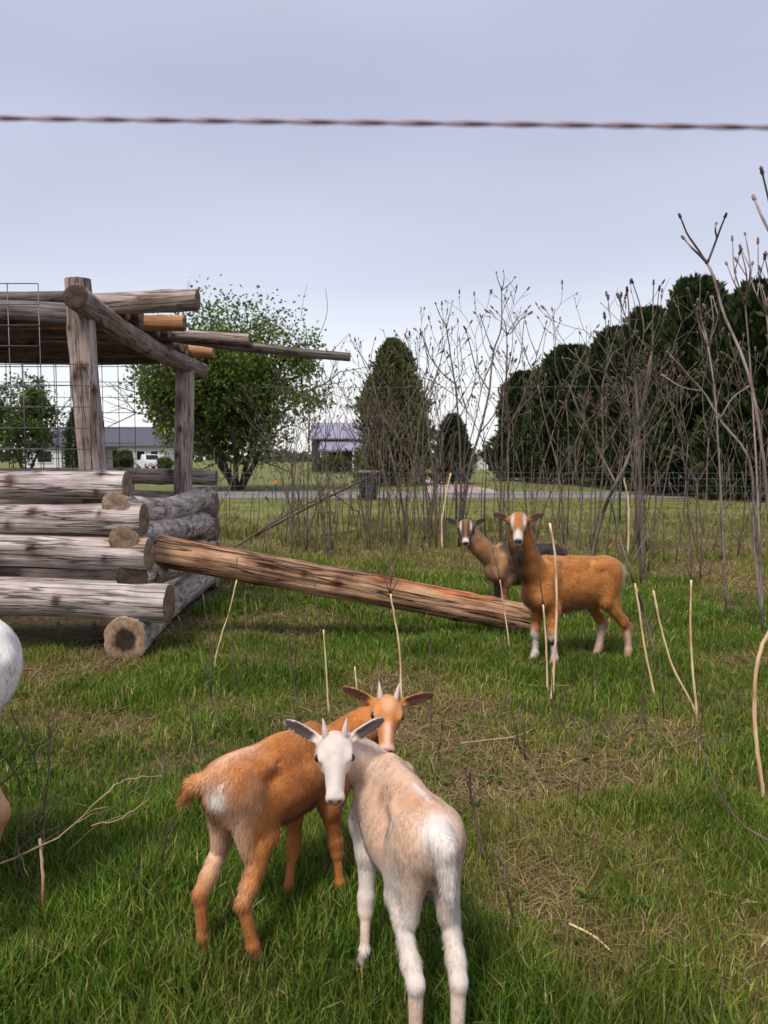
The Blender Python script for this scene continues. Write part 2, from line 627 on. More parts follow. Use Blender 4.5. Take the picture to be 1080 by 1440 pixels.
# ------------------------------------------------------------------ grass
def blades(name, n, region, hfun, wid, colfun, bend, lay=0.0, seed=1, seg=2, clump=0.0):
    """region(rng, n) -> x, y ; hfun(x, y) -> height (0 drops the blade) ; colfun(x, y) -> rgb"""
    r = np.random.default_rng(seed)
    x, y = region(r, n)
    if clump:
        k = max(1, n // 14)
        ci = r.integers(0, k, n)
        x = x[ci] + r.normal(0, clump, n)
        y = y[ci] + r.normal(0, clump, n)
    h = hfun(x, y, r)
    k = h > 0.004
    x, y, h = x[k], y[k], h[k]
    n = len(x)
    z = gz_arr(x, y) - 0.004
    az = r.uniform(0, 2 * math.pi, n)
    d = np.stack([np.cos(az), np.sin(az), np.zeros(n)], 1)
    fa = az + math.pi / 2 + r.normal(0, 0.5, n)
    sd = np.stack([np.cos(fa), np.sin(fa), np.zeros(n)], 1)
    base = np.stack([x, y, z], 1)
    w = wid * r.uniform(0.6, 1.5, n)[:, None] * (0.5 + 0.5 * np.clip(h / 0.1, 0.4, 1.6))[:, None]
    bd = (bend * r.uniform(0.2, 1.6, n))[:, None]
    up = np.array([0, 0, 1.0])
    lf = np.clip(lay + r.normal(0, 0.15, n), 0, 0.97)[:, None] if lay else np.zeros((n, 1))
    hh = h[:, None]
    p1 = base + up * hh * 0.55 * (1 - lf) + d * hh * (0.18 * bd + lf * 0.5) + up * 0.01 * lf
    p2 = base + up * hh * (1 - 0.25 * bd) * (1 - lf) + d * hh * (0.62 * bd + lf * 0.95) + sd * hh * 0.15 * r.normal(0, 1, n)[:, None] + up * 0.012 * lf
    v = np.stack([base - sd * w, base + sd * w, p1 - sd * w * 0.8, p1 + sd * w * 0.8, p2], 1).reshape(-1, 3)
    o = np.arange(n)[:, None] * 5
    q = o + np.array([[0, 1, 3, 2]])
    t = o + np.array([[2, 3, 4]])
    c = np.repeat(colfun(x, y, r), 5, axis=0)
    return v, q, t, c


def wedge(y0, y1, m=0.62, half=0.55):
    def f(r, n):
        y = np.sqrt(r.uniform(y0 ** 2, y1 ** 2, n))
        x = r.uniform(-1, 1, n) * (half * y + m)
        return x, y
    return f


def blob(x, y, cx, cy, sx, sy):
    return np.exp(-((x - cx) / sx) ** 2 - ((y - cy) / sy) ** 2)


def lush(x, y):
    p = np.stack([x, y], 1)
    v = 0.58 + 0.34 * vnoise(p, 0.75, 11) + 0.42 * vnoise(p, 2.2, 12) + 0.26 * vnoise(p, 5.5, 13)
    v += 0.36 * blob(x, y, -0.2, 1.6, 1.2, 0.65)
    v += 0.45 * blob(x, y, -1.15, 4.7, 0.6, 1.0) + 0.35 * blob(x, y, 0.4, 5.6, 1.0, 0.35)
    v += 0.35 * blob(x, y, 1.1, 4.6, 0.5, 0.4) + 0.35 * blob(x, y, 2.2, 6.2, 1.6, 1.6) + 0.3 * blob(x, y, 0.2, 7.2, 1.6, 0.9)
    v += 0.35 * blob(x, y, -0.9, 2.6, 0.5, 0.5)
    v -= 0.38 * blob(x, y, 0.35, 3.7, 0.5, 0.8) + 0.45 * blob(x, y, -0.85, 5.9, 0.6, 0.5)
    v -= 0.3 * blob(x, y, 1.0, 2.1, 0.55, 0.35) + 0.35 * blob(x, y, -1.6, 3.8, 0.8, 0.35) + 0.25 * blob(x, y, 0.75, 2.7, 0.3, 0.4)
    v -= 0.35 * np.clip((y - 8.5) / 3, 0, 1)
    return np.clip(v, 0, 1)


def inside_crib(x, y):
    return (x < -1.68) & (x > -4.0) & (y > 5.3) & (y < 7.6)


def h_green(x, y, r):
    L = lush(x, y)
    near = np.clip((2.6 - y) / 1.2, 0, 1)
    h = (0.022 + 0.050 * L ** 1.3 + 0.012 * near * L) * r.uniform(0.4, 1.6, len(x)) * (1 + .55 * vnoise(np.stack([x, y], 1), 4.0, 16))
    h *= np.where(y > 8, 1.25, 1.0)
    h[r.uniform(0, 1, len(x)) > 0.22 + 0.95 * L] = 0
    h[inside_crib(x, y)] = 0
    h[(y > 25.3) & (y < 30.9)] = 0
    return h


def c_green(x, y, r):
    n = len(x)
    L = lush(x, y)
    t = np.clip(L + r.normal(0, 0.30, n), 0, 1)[:, None]
    a = np.array([0.30, 0.27, 0.055])
    b = np.array([0.095, 0.185, 0.018])
    c = a * (1 - t) + b * t
    dry = (r.uniform(0, 1, n) < 0.06 + 0.22 * (1 - L))[:, None]
    c = np.where(dry, np.array([0.44, 0.33, 0.15]) * r.uniform(0.6, 1.2, n)[:, None], c)
    return c * (r.uniform(0.45, 1.45, n) * (1 + .3 * vnoise(np.stack([x, y], 1), 3.3, 15)))[:, None]


def h_dry(x, y, r):
    L = lush(x, y)
    h = r.uniform(0.04, 0.13, len(x))
    h[r.uniform(0, 1, len(x)) > 0.95 - 1.15 * L] = 0
    h[inside_crib(x, y)] = 0
    return h


def c_dry(x, y, r):
    n = len(x)
    t = r.uniform(0, 1, n)[:, None]
    c = np.array([0.44, 0.34, 0.16]) * (1 - t) + np.array([0.22, 0.14, 0.07]) * t
    return c * r.uniform(0.6, 1.3, n)[:, None]


def h_tall(x, y, r):
    p = np.stack([x, y], 1)
    h = (0.10 + 0.16 * np.clip(vnoise(p, .8, 41) + .3, 0, 1)) * r.uniform(.5, 1.3, len(x))
    h[inside_crib(x, y) | ((x < -1.5) & (y < 9.5))] = 0
    return h


def c_tall(x, y, r):
    t = r.uniform(0, 1, len(x))[:, None]
    c = np.array([0.30, 0.25, 0.09]) * (1 - t) + np.array([0.13, 0.16, 0.035]) * t
    return c * r.uniform(.5, 1.2, len(x))[:, None]


def grass_obj(name, label, sets):
    mb = MB()
    for s in sets:
        v, q, t, c = s
        mb.add(v, q, t, c)
    me = np_mesh(name, np.concatenate(mb.v), [np.concatenate(mb.q), np.concatenate(mb.t)], False, np.concatenate(mb.c))
    return tag(link(name, me, M_GRASS), label, 'grass', kind='stuff')


grass_obj('grass', 'green pasture grass growing all over the goat pen', [
    blades('g', 104000, wedge(1.25, 2.9), h_green, 0.0019, c_green, 0.55, seed=21, clump=0.045),
    blades('g', 48000, wedge(1.25, 2.9), h_green, 0.0017, c_green, 0.6, seed=22),
    blades('g', 150000, wedge(2.8, 5.6), h_green, 0.0026, c_green, 0.6, seed=23, clump=0.06),
    blades('g', 140000, wedge(5.5, 10.5), h_green, 0.0042, c_green, 0.6, seed=24, clump=0.08),
    blades('g', 70000, wedge(10.3, 25.0), h_green, 0.009, c_green, 0.6, seed=25, clump=0.12),
])
grass_obj('dry_thatch', 'matted tan dead grass lying flat between the green tufts', [
    blades('d', 45000, wedge(1.25, 3.0), h_dry, 0.0016, c_dry, 1.0, 0.72, seed=31),
    blades('d', 65000, wedge(2.9, 6.0), h_dry, 0.0022, c_dry, 1.0, 0.74, seed=32),
    blades('d', 12000, wedge(9.3, 17.0), h_tall, 0.006, c_tall, 0.5, seed=34, clump=0.10),
    blades('d', 45000, wedge(6.0, 13.0), h_dry, 0.0042, c_dry, 1.0, 0.6, seed=33),
])


# broad-leaved weeds and trampled litter between the blades
r_ = np.random.default_rng(55)
nc = 900
cx_, cy_ = wedge(1.3, 7.5)(r_, nc)
k_ = lush(cx_, cy_) > .3
cx_, cy_ = cx_[k_], cy_[k_]
ci_ = np.repeat(np.arange(len(cx_)), 9)
az_ = r_.uniform(0, 2 * math.pi, len(ci_))
ll_ = r_.uniform(.012, .042, len(ci_)) * np.repeat(r_.uniform(.6, 1.3, len(cx_)), 9)
bs_ = np.stack([cx_[ci_], cy_[ci_], gz_arr(cx_[ci_], cy_[ci_]) + r_.uniform(.0, .03, len(ci_))], 1)
dr_ = np.stack([np.cos(az_), np.sin(az_), r_.uniform(.15, .9, len(ci_))], 1)
sd_ = np.stack([-np.sin(az_), np.cos(az_), r_.normal(0, .2, len(ci_))], 1)
tp_ = bs_ + dr_ * ll_[:, None] + np.array([0, 0, -.2]) * ll_[:, None]
m1_ = bs_ + dr_ * ll_[:, None] * .45
w_ = (ll_ * r_.uniform(.2, .34, len(ci_)))[:, None]
wv = np.stack([bs_, m1_ + sd_ * w_, tp_, m1_ - sd_ * w_], 1).reshape(-1, 3)
wc = np.repeat(np.array([.085, .135, .02]) * r_.uniform(.5, 1.5, len(ci_))[:, None] * np.array([1, 1, 1]), 4, 0)
tag(link('low_weeds', np_mesh('low_weeds', wv, np.arange(len(ci_))[:, None] * 4 + np.array([[0, 1, 2, 3]]), False, wc), M_GRASS), 'small broad-leaved weeds scattered through the pasture grass', 'weeds', kind='stuff')
mb = MB()
lx_, ly_ = wedge(1.3, 9.0)(r_, 900)
for x_, y_ in zip(lx_, ly_):
    if inside_crib(np.array([x_]), np.array([y_]))[0]:
        continue
    a_ = r_.uniform(0, 6.28)
    l_ = r_.uniform(.03, .16)
    z_ = gz(x_, y_) + r_.uniform(.008, .03)
    d_ = np.array([math.cos(a_), math.sin(a_), r_.normal(0, .15)]) * l_
    p_ = np.array([x_, y_, z_])
    c_ = np.array([.30, .21, .13]) * r_.uniform(.35, 1.4)
    mb.tube([p_, p_ + d_ * .5 + r_.normal(0, .006, 3), p_ + d_], r_.uniform(.0012, .0032) * (1 + .12 * y_), 3, c_, cap=False)
tag(link('twig_litter', mb.mesh('twig_litter'), M_GRASS), 'bits of dead twig and stalk littering the grass', 'litter', kind='stuff')


# ================================================================== far buildings
M_WHITE = plain('white_siding', (0.62, 0.60, 0.62), 0.7, 0, 0.04, 2)
M_SHINGLE = plain('slate_grey_shingle', (0.085, 0.083, 0.11), 0.9, 0, 0.12, 4)
M_METALROOF = plain('lavender_metal_roof', (0.27, 0.25, 0.34), 0.5, 0.1, 0.06, 2)
M_DARKWALL = plain('dark_siding', (0.05, 0.042, 0.05), 0.85, 0, 0.1, 2)
M_GLASS = plain('dark_window_glass', (0.012, 0.013, 0.017), 0.15, 0, 0.05, 2)
M_TRIM = plain('white_trim', (0.66, 0.64, 0.66), 0.6, 0, 0.03, 2)


def hip_roof(mb, x0, x1, y0, y1, z0, z1, hip, over=0.5):
    x0, x1, y0, y1 = x0 - over, x1 + over, y0 - over, y1 + over
    ym = (y0 + y1) / 2
    v = [(x0, y0, z0), (x1, y0, z0), (x1, y1, z0), (x0, y1, z0), (x0 + hip, ym, z1), (x1 - hip, ym, z1),
         (x0, y0, z0 - .18), (x1, y0, z0 - .18), (x1, y1, z0 - .18), (x0, y1, z0 - .18)]
    mb.add(v, [(0, 1, 5, 4), (2, 3, 4, 5), (0, 6, 7, 1), (1, 7, 8, 2), (2, 8, 9, 3), (3, 9, 6, 0), (6, 9, 8, 7)], [(1, 2, 5), (3, 0, 4)])


def window(parent, x0, x1, z0, z1, y, name='window', pane=M_GLASS):
    w = MB()
    t = 0.12
    w.box((x0 - t, y - .1, z1), (x1 + t, y - .002, z1 + t)).box((x0 - t, y - .1, z0 - t), (x1 + t, y - .002, z0))
    w.box((x0 - t, y - .1, z0), (x0, y - .002, z1)).box((x1, y - .1, z0), (x1 + t, y - .002, z1))
    f = w.build(name, M_TRIM, parent, False)
    MB().box((x0, y - .05, z0), (x1, y - .003, z1)).build('pane', pane, f, False)
    return f


# white ranch house behind the shelter
D1 = 96.0
house = empty('house', (P(237, 650, D1)[0] - 9.2, D1, 0))
tag(house, 'low white house with slate grey hip roof beyond the lawn on the left', 'house')
W = 9.2
mb = MB()
mb.box((-W, 0, 0), (-4.4, 9, 2.95)).box((-4.4, 2.6, 0), (3.0, 9, 2.95)).box((3.0, 0, 0), (W - .6, 9, 2.95))
mb.build('wall', M_WHITE, house, False)
mb = MB()
hip_roof(mb, -W, W - .6, 0, 9, 3.0, 5.55, 3.1)
mb.build('roof', M_SHINGLE, house, False)
for x in (-4.2, -1.8, 0.6, 2.8):
    MB().box((x, 0.1, 0), (x + .16, .26, 2.82)).build('porch_post', M_TRIM, house, False)
window(house, -1.2, 0.4, 0.5, 2.3, 2.6)
window(house, 1.2, 2.6, 0.1, 2.4, 2.6)
window(house, -3.8, -2.4, 0.5, 2.3, 2.6)
window(house, 5.2, 6.2, 0.8, 2.3, 0)
window(house, -7.4, -5.6, 0.9, 2.3, 0)
window(house, 7.0, 7.9, 0.8, 2.3, 0)
d = MB().box((3.6, -.06, 0), (4.7, -.002, 2.35)).build('door', M_DARKWALL, house, False)
MB().box((3.45, -.1, 0), (3.6, -.004, 2.45)).box((4.7, -.1, 0), (4.85, -.004, 2.45)).box((3.6, -.1, 2.35), (4.7, -.004, 2.45)).build('frame', M_TRIM, d, False)

# grey-lavender roofed house between the leafy tree and the tall evergreen
D2 = 76.0
x2 = P(434, 640, D2)[0]
bh = empty('farmhouse', (x2, D2, 0))
tag(bh, 'dark house with lavender metal roof between leafy tree and pointed evergreen', 'house')
MB().box((0.3, 0, 0), (9, 8, 3.5)).build('wall', M_DARKWALL, bh, False)
mb = MB()
mb.add([(0, -.4, 3.45), (9.3, -.4, 3.45), (9.3, 4, 5.15), (0, 4, 5.15), (0, 8.4, 3.45), (9.3, 8.4, 3.45), (0, -.4, 3.3), (9.3, -.4, 3.3), (9.3, 8.4, 3.3), (0, 8.4, 3.3)],
       [(0, 1, 2, 3), (3, 2, 5, 4), (0, 6, 7, 1), (4, 5, 8, 9), (6, 9, 8, 7)], [(0, 3, 4), (1, 5, 2), ])
mb.build('roof', M_METALROOF, bh, False)
mb = MB()
mb.add([(1.2, -2.6, 2.25), (8, -2.6, 2.25), (8, -.02, 3.1), (1.2, -.02, 3.1), (1.2, -2.6, 2.1), (8, -2.6, 2.1), (8, -.02, 2.95), (1.2, -.02, 2.95)],
       [(0, 1, 2, 3), (0, 4, 5, 1), (4, 7, 6, 5), (0, 3, 7, 4), (1, 5, 6, 2)])
mb.build('porch_roof', M_METALROOF, bh, False)
for x in (1.4, 4.5, 7.7):
    MB().box((x, -2.5, 0), (x + .14, -2.36, 2.1)).build('porch_post', M_TRIM, bh, False)
window(bh, 2.0, 3.2, 0.9, 2.0, 0)
window(bh, 5.2, 6.4, 0.9, 2.0, 0)

# little pale shed seen in the gap beside the small cedar
D3 = 92.0
sh = empty('shed', (P(676, 650, D3)[0], D3, 0))
tag(sh, 'small pale far shed glimpsed in gap right of small dark cedar', 'shed')
MB().box((0, 0, 0), (2.6, 3, 1.7)).build('wall', M_WHITE, sh, False)
mb = MB()
mb.add([(-.2, -.3, 1.68), (2.8, -.3, 1.68), (2.8, 1.5, 2.3), (-.2, 1.5, 2.3), (-.2, 3.3, 1.68), (2.8, 3.3, 1.68)], [(0, 1, 2, 3), (3, 2, 5, 4)], [(0, 3, 4), (1, 5, 2)])
mb.build('roof', M_METALROOF, sh, False)
MB().box((0.9, -.05, 0), (1.7, -.002, 1.45)).build('door', M_DARKWALL, sh, False)

# pickup truck parked before the white house
M_TRUCK = plain('white_truck_paint', (0.66, 0.65, 0.67), 0.3, 0, 0.02, 1)
M_TYRE = plain('tyre_rubber', (0.018, 0.018, 0.02), 0.9, 0, 0.05, 4)
M_RIM = plain('steel_rim', (0.4, 0.4, 0.42), 0.4, 0.6, 0.05, 4)
M_LAMP = plain('lamp_glass', (0.5, 0.48, 0.45), 0.2, 0, 0.03, 4)
tk = empty('pickup_truck', (*P(211, 650, 86.0)[:2], 0), math.radians(-58))
tag(tk, 'white pickup truck parked in front of the white house', 'truck')


def profile(mb, pts, y0, y1, inset=0.0):
    """side outline (x, z) drawn out between y0 and y1"""
    n = len(pts)
    v = [(x, y0 + (inset if z > 1.25 else 0), z) for x, z in pts] + [(x, y1 - (inset if z > 1.25 else 0), z) for x, z in pts]
    q = [(i, (i + 1) % n, n + (i + 1) % n, n + i) for i in range(n)]
    mb.add(v, q)
    c0 = len(v)
    ctr = np.mean(np.array(pts), 0)
    vv = v[:n] + [(ctr[0], y0, ctr[1])]
    mb.add(vv, None, [(n, (i + 1) % n, i) for i in range(n)])
    vv = v[n:] + [(ctr[0], y1, ctr[1])]
    mb.add(vv, None, [(n, i, (i + 1) % n) for i in range(n)])


mb = MB()
profile(mb, [(-2.7, .5), (2.7, .5), (2.75, .75), (2.7, 1.0), (1.3, 1.16), (1.2, 1.2), (-2.7, 1.2)], -.95, .95)
mb.build('body', M_TRUCK, tk, False)
mb = MB()
profile(mb, [(-.75, 1.203), (1.25, 1.203), (.62, 1.82), (-.62, 1.84)], -.9, .9, .12)
cabo = mb.build('cab', M_TRUCK, tk, False)
for s in (-1, 1):
    MB().box((-.5, s * .80 - .012, 1.3), (.55, s * .80 + .012, 1.72)).build('side_window', M_GLASS, cabo, False)
mb = MB()
mb.add([(1.24, -.74, 1.27), (1.24, .74, 1.27), (.72, .66, 1.77), (.72, -.66, 1.77)], [(0, 1, 2, 3)])
mb.build('windscreen', M_GLASS, cabo, False)
for x in (-1.75, 1.7):
    for s in (-1, 1):
        wv = MB().tube([(x, s * .72, .4), (x, s * .98, .4)], .4, 16).build('wheel', M_TYRE, tk, False)
        MB().tube([(x, s * .975, .4), (x, s * .99, .4)], .22, 12).build('rim', M_RIM, wv, False)
for s in (-1, 1):
    MB().box((2.71, s * .7 - .16, .72), (2.78, s * .7 + .16, .92)).build('headlight', M_LAMP, tk, False)
MB().box((2.72, -.95, .48), (2.86, .95, .66)).build('bumper', M_RIM, tk, False)

# dark wheeled bin by the road
M_BIN = plain('black_plastic', (0.018, 0.019, 0.026), 0.55, 0, 0.1, 5)
M_BINRIM = plain('grey_lid', (0.22, 0.21, 0.23), 0.5, 0, 0.08, 5)
bn = empty('roadside_bin', (P(518, 690, 24.6)[0], 24.6, 0), 0.12)
tag(bn, 'black squarish bin with pale lid rim standing beside the road', 'bin')
mb = MB()
mb.add([(-.26, -.26, .06), (.26, -.26, .06), (.26, .26, .06), (-.26, .26, .06), (-.32, -.32, .9), (.32, -.32, .9), (.32, .32, .9), (-.32, .32, .9)],
       [(0, 3, 2, 1), (0, 1, 5, 4), (1, 2, 6, 5), (2, 3, 7, 6), (3, 0, 4, 7), (4, 5, 6, 7)])
mb.build('body', M_BIN, bn, False)
MB().box((-.35, -.35, .902), (.35, .35, .94)).box((-.28, -.3, .94), (.28, .3, .965)).build('lid', M_BINRIM, bn, False)
for s in (-1, 1):
    MB().tube([(s * .24, .28, .09), (s * .3, .28, .09)], .09, 10).build('wheel', M_TYRE, bn, False)
MB().tube([(-.2, .36, .86), (-.2, .42, .88), (.2, .42, .88), (.2, .36, .86)], .015, 6).build('handle', M_BIN, bn)

# orange marker stake
M_ORANGE = plain('orange_reflector', (0.85, 0.25, 0.03), 0.4, 0, 0.05, 5)
M_STEEL = plain('green_steel', (0.03, 0.045, 0.03), 0.6, 0.4, 0.1, 5)
mk = empty('marker_stake', (P(388, 690, 24.0)[0], 24.0, 0))
tag(mk, 'thin stake with small orange reflector near the road edge', 'marker')
MB().box((-.015, -.01, 0), (.015, .01, .72)).build('stake', M_STEEL, mk, False)
MB().tube([(0, -.03, .62), (0, -.011, .62)], .05, 12).build('reflector', M_ORANGE, mk, False)


# ================================================================== trees
def card_cloud(pts, dirs, length, width, cols, r, droop=0.0):
    """one small pointed leaf or spray per point: 2 triangles"""
    n = len(pts)
    d = dirs / (np.linalg.norm(dirs, axis=1)[:, None] + 1e-9)
    rv = r.normal(0, 1, (n, 3))
    s = np.cross(d, rv)
    s /= np.linalg.norm(s, axis=1)[:, None] + 1e-9
    L = (length * r.uniform(0.6, 1.4, n))[:, None]
    Wd = (width * r.uniform(0.6, 1.4, n))[:, None]
    tip = pts + d * L
    tip[:, 2] -= droop * L[:, 0]
    mid = pts + d * L * 0.45
    v = np.stack([pts, mid + s * Wd, tip, mid - s * Wd], 1).reshape(-1, 3)
    q = np.arange(n)[:, None] * 4 + np.array([[0, 1, 2, 3]])
    return v, q, np.repeat(cols, 4, 0)


def leafy_tree(name, label, base, height, spread, seed, nleaf=26000, stems=4, leaf=0.13, cols=((0.07, 0.13, 0.025), (0.16, 0.21, 0.05)), crown_low=0.2, group=None):
    r = np.random.default_rng(seed)
    t = empty(name, base)
    tag(t, label, 'tree', group)
    mb = MB()
    tips = []

    def grow(p, d, L, rad, lev):
        n = 5
        pts = [p]
        q = p.copy()
        dd = d.copy()
        for _ in range(n):
            dd = dd + r.normal(0, 0.10, 3) + np.array([0, 0, 0.04])
            dd /= np.linalg.norm(dd)
            q = q + dd * L / n
            pts.append(q.copy())
        mb.tube(pts, np.linspace(rad, rad * 0.55, n + 1), 6 if lev < 2 else 4, cap=False)
        if lev >= 2:
            for k in range(2, n + 1):
                tips.append((pts[k], dd.copy()))
        if lev < 4:
            for _ in range(3 if lev < 3 else 2):
                k = r.integers(2, n + 1)
                a = r.normal(0, 1, 3)
                a -= dd * a.dot(dd)
                a /= np.linalg.norm(a)
                nd = dd * 0.75 + a * r.uniform(0.45, 0.8)
                nd /= np.linalg.norm(nd)
                grow(pts[k], nd, L * r.uniform(0.6, 0.78), rad * 0.55, lev + 1)

    for i in range(stems):
        a = 2 * math.pi * (i + r.uniform(-.3, .3)) / stems
        d0 = np.array([math.cos(a) * spread * 0.09, math.sin(a) * spread * 0.09, 1.0])
        d0 /= np.linalg.norm(d0)
        grow(np.array([math.cos(a) * .15, math.sin(a) * .15, -.05]), d0, height * 0.40, height * 0.016, 0)
    mb.build('trunk', M_TRUNK, t)
    tp = np.array([q[0] for q in tips])
    # clumps round the tips, kept to an uneven crown outline
    zc, rz = height * (0.55 + crown_low * 0.25), height * (0.50 - crown_low * 0.25)
    e = (tp - np.array([0, 0, zc])) / np.array([spread / 2, spread / 2, rz])
    tp = tp[np.linalg.norm(e, axis=1) < 1.08]
    extra = r.normal(0, 1, (230, 3))
    extra /= np.linalg.norm(extra, axis=1)[:, None]
    extra = extra * r.uniform(0.35, 0.98, 230)[:, None] * np.array([spread / 2, spread / 2, rz]) + np.array([0, 0, zc])
    cl = np.concatenate([tp, extra])
    cw = r.uniform(0.15, 1.0, len(cl)) ** 2
    ci = r.choice(len(cl), nleaf, p=cw / cw.sum())
    size = r.uniform(0.025, 0.065, len(cl)) * height
    off = np.clip(r.normal(0, 1, (nleaf, 3)), -1.6, 1.6) * size[ci][:, None] * np.array([1, 1, 0.7])
    pts = cl[ci] + off
    ctone = r.uniform(0, 1, len(cl))
    tone = np.clip(ctone[ci] + r.normal(0, 0.25, nleaf), 0, 1)[:, None]
    cc = (np.array(cols[0]) * (1 - tone) + np.array(cols[1]) * tone) * r.uniform(0.7, 1.3, nleaf)[:, None]
    v, q, c = card_cloud(pts, off + r.normal(0, 0.5, (nleaf, 3)) + np.array([0, 0, -.2]), leaf, leaf * 0.38, cc, r)
    link('crown', np_mesh('crown', v, q, False, c), M_LEAF, t)
    return t


def evergreen(name, label, base, height, radius, seed, n=24000, shape='cone', spray=0.28, cols=((0.018, 0.036, 0.014), (0.05, 0.075, 0.024)), group=None):
    r = np.random.default_rng(seed)
    t = empty(name, base)
    tag(t, label, 'tree', group)
    MB().tube([(0, 0, -.05), (0.03, 0, height * .5), (0, 0.02, height * .96)], [height * .02, height * .014, .01], 7).build('trunk', M_TRUNK, t)
    u = r.uniform(0, 1, n) ** 0.85
    az = r.uniform(0, 2 * math.pi, n)
    prof = {'cone': lambda u: (1 - u) ** 0.72 * np.clip(0.75 + u * 2, 0, 1), 'dome': lambda u: np.sqrt(np.clip(1 - (u * 0.98) ** 2.6, 0, 1)) * np.clip(0.8 + u, 0, 1),
            'spire': lambda u: np.clip(1 - u, 0, 1) ** 0.55 * np.clip(0.72 + u, 0, 1)}[shape]
    # boughs: lobes in azimuth and height make an uneven outline
    sph = np.stack([np.cos(az) * 2.2, np.sin(az) * 2.2, u * height * 0.75], 1)
    lob = 0.84 + 0.30 * vnoise(sph, 1.0, seed) + 0.24 * vnoise(sph, 2.4, seed + 1) + 0.12 * vnoise(sph, 5.5, seed + 3)
    rad = radius * prof(u) * lob
    rad = rad + np.where(r.uniform(0, 1, n) < .10, r.uniform(0, .38, n), 0) * (0.4 + prof(u))
    rr = rad * np.sqrt(r.uniform(0.25, 1.0, n))
    z = u * height * 0.985 + 0.08 - 0.12 * (rr / radius) * height * 0.05
    pts = np.stack([rr * np.cos(az), rr * np.sin(az), z], 1)
    dirs = np.stack([np.cos(az), np.sin(az), 0.7 + 1.3 * u], 1) + r.normal(0, 0.45, (n, 3))
    tone = np.clip(0.45 + 0.45 * vnoise(sph, 1.7, seed + 2) + r.normal(0, 0.2, n), 0, 1)[:, None]
    cc = (np.array(cols[0]) * (1 - tone) + np.array(cols[1]) * tone) * r.uniform(0.7, 1.3, n)[:, None]
    v, q, c = card_cloud(pts, dirs, spray, spray * 0.2, cc, r, 0.1)
    link('crown', np_mesh('crown', v, q, False, c), M_NEEDLE, t)
    return t


def at(px, d):
    p = P(px, 690, d)
    return (p[0], d, 0)


leafy_tree('leafy_tree', 'big spring-green leafy tree with several trunks across the road', at(334, 33), 8.7, 7.3, 5, 60000, 5, 0.15, ((0.035, 0.075, 0.012), (0.16, 0.215, 0.04)), 0.0)
leafy_tree('leafy_tree', 'smaller leafy tree at far left behind the wire mesh', at(38, 62), 8.2, 5.2, 9, 9000, 2, 0.26, ((0.05, 0.09, 0.02), (0.12, 0.16, 0.04)), 0.0)
evergreen('evergreen_tree', 'small dark tree half hidden behind the front shelter post', at(108, 74), 6.2, 1.6, 12, 4000, 'spire', 0.3)
evergreen('evergreen_tree', 'tall pointed evergreen with lighter tip in the middle of the row', at(552, 38), 7.1, 2.55, 13, 24000, 'spire', 0.32, ((0.035, 0.06, 0.015), (0.14, 0.17, 0.04)))
evergreen('evergreen_tree', 'small dark cedar right of the tall pointed evergreen', at(636, 40), 3.5, 1.3, 14, 7000, 'spire', 0.28)
row = [(740, 46, 6.4, 2.3, 'leftmost and lowest dome of the dark evergreen row'), (800, 41, 7.2, 2.9, 'second dark evergreen from the left in the row'),
       (868, 36, 7.3, 2.4, 'third dark evergreen of the row with rounded top'), (905, 32, 7.4, 1.9, 'narrow dark evergreen just left of the tallest pair'),
       (972, 28, 7.7, 2.0, 'tall dark evergreen left of the right-hand frame edge'), (1062, 25, 6.9, 2.0, 'large dark evergreen at the right-hand frame edge'), (1180, 23, 7.6, 2.2, 'dark evergreen mostly out of frame at far right')]
for k, (px, dd, hh, rr_, lab) in enumerate(row):
    evergreen('evergreen_tree', lab, at(px, dd), hh, rr_, 40 + k, 23000, 'dome', 0.36, ((0.014, 0.028, 0.010), (0.055, 0.08, 0.024)), 'dark evergreens along the right')


def bush(name, label, base, h, w, seed, cols=((0.03, 0.05, 0.015), (0.07, 0.10, 0.03)), n=2500, leaf=0.2):
    r = np.random.default_rng(seed)
    t = empty(name, base)
    tag(t, label, 'bush')
    mb = MB()
    for k in range(5):
        a = k * 1.3
        mb.tube([(0, 0, -.03), (math.cos(a) * w * .2, math.sin(a) * w * .2, h * .5), (math.cos(a) * w * .33, math.sin(a) * w * .33, h * .8)], [.04, .03, .015], 5)
    mb.build('stem', M_TRUNK, t)
    p = r.normal(0, 1, (n, 3))
    p /= np.linalg.norm(p, axis=1)[:, None]
    lob = 0.8 + 0.25 * vnoise(p, 2.0, seed)
    p = p * (lob * r.uniform(0.5, 1, n) ** 0.5)[:, None] * np.array([w / 2, w / 2, h / 2]) + np.array([0, 0, h / 2])
    p[:, 2] = np.abs(p[:, 2])
    tone = r.uniform(0, 1, n)[:, None]
    c = np.array(cols[0]) * (1 - tone) + np.array(cols[1]) * tone
    v, q, c = card_cloud(p, r.normal(0, 1, (n, 3)), leaf, leaf * 0.4, c, r)
    link('foliage', np_mesh('foliage', v, q, False, c), M_LEAF, t)


bush('round_bush', 'dark rounded bush in front of the white house porch', at(176, 92), 2.6, 2.8, 3)
bush('round_bush', 'low green shrub beside the parked white truck', at(232, 84), 1.6, 2.2, 4, ((0.06, 0.09, 0.02), (0.12, 0.15, 0.04)))
bush('round_bush', 'low dark shrubs under the lavender roofed house', at(470, 70), 1.8, 4.5, 5)

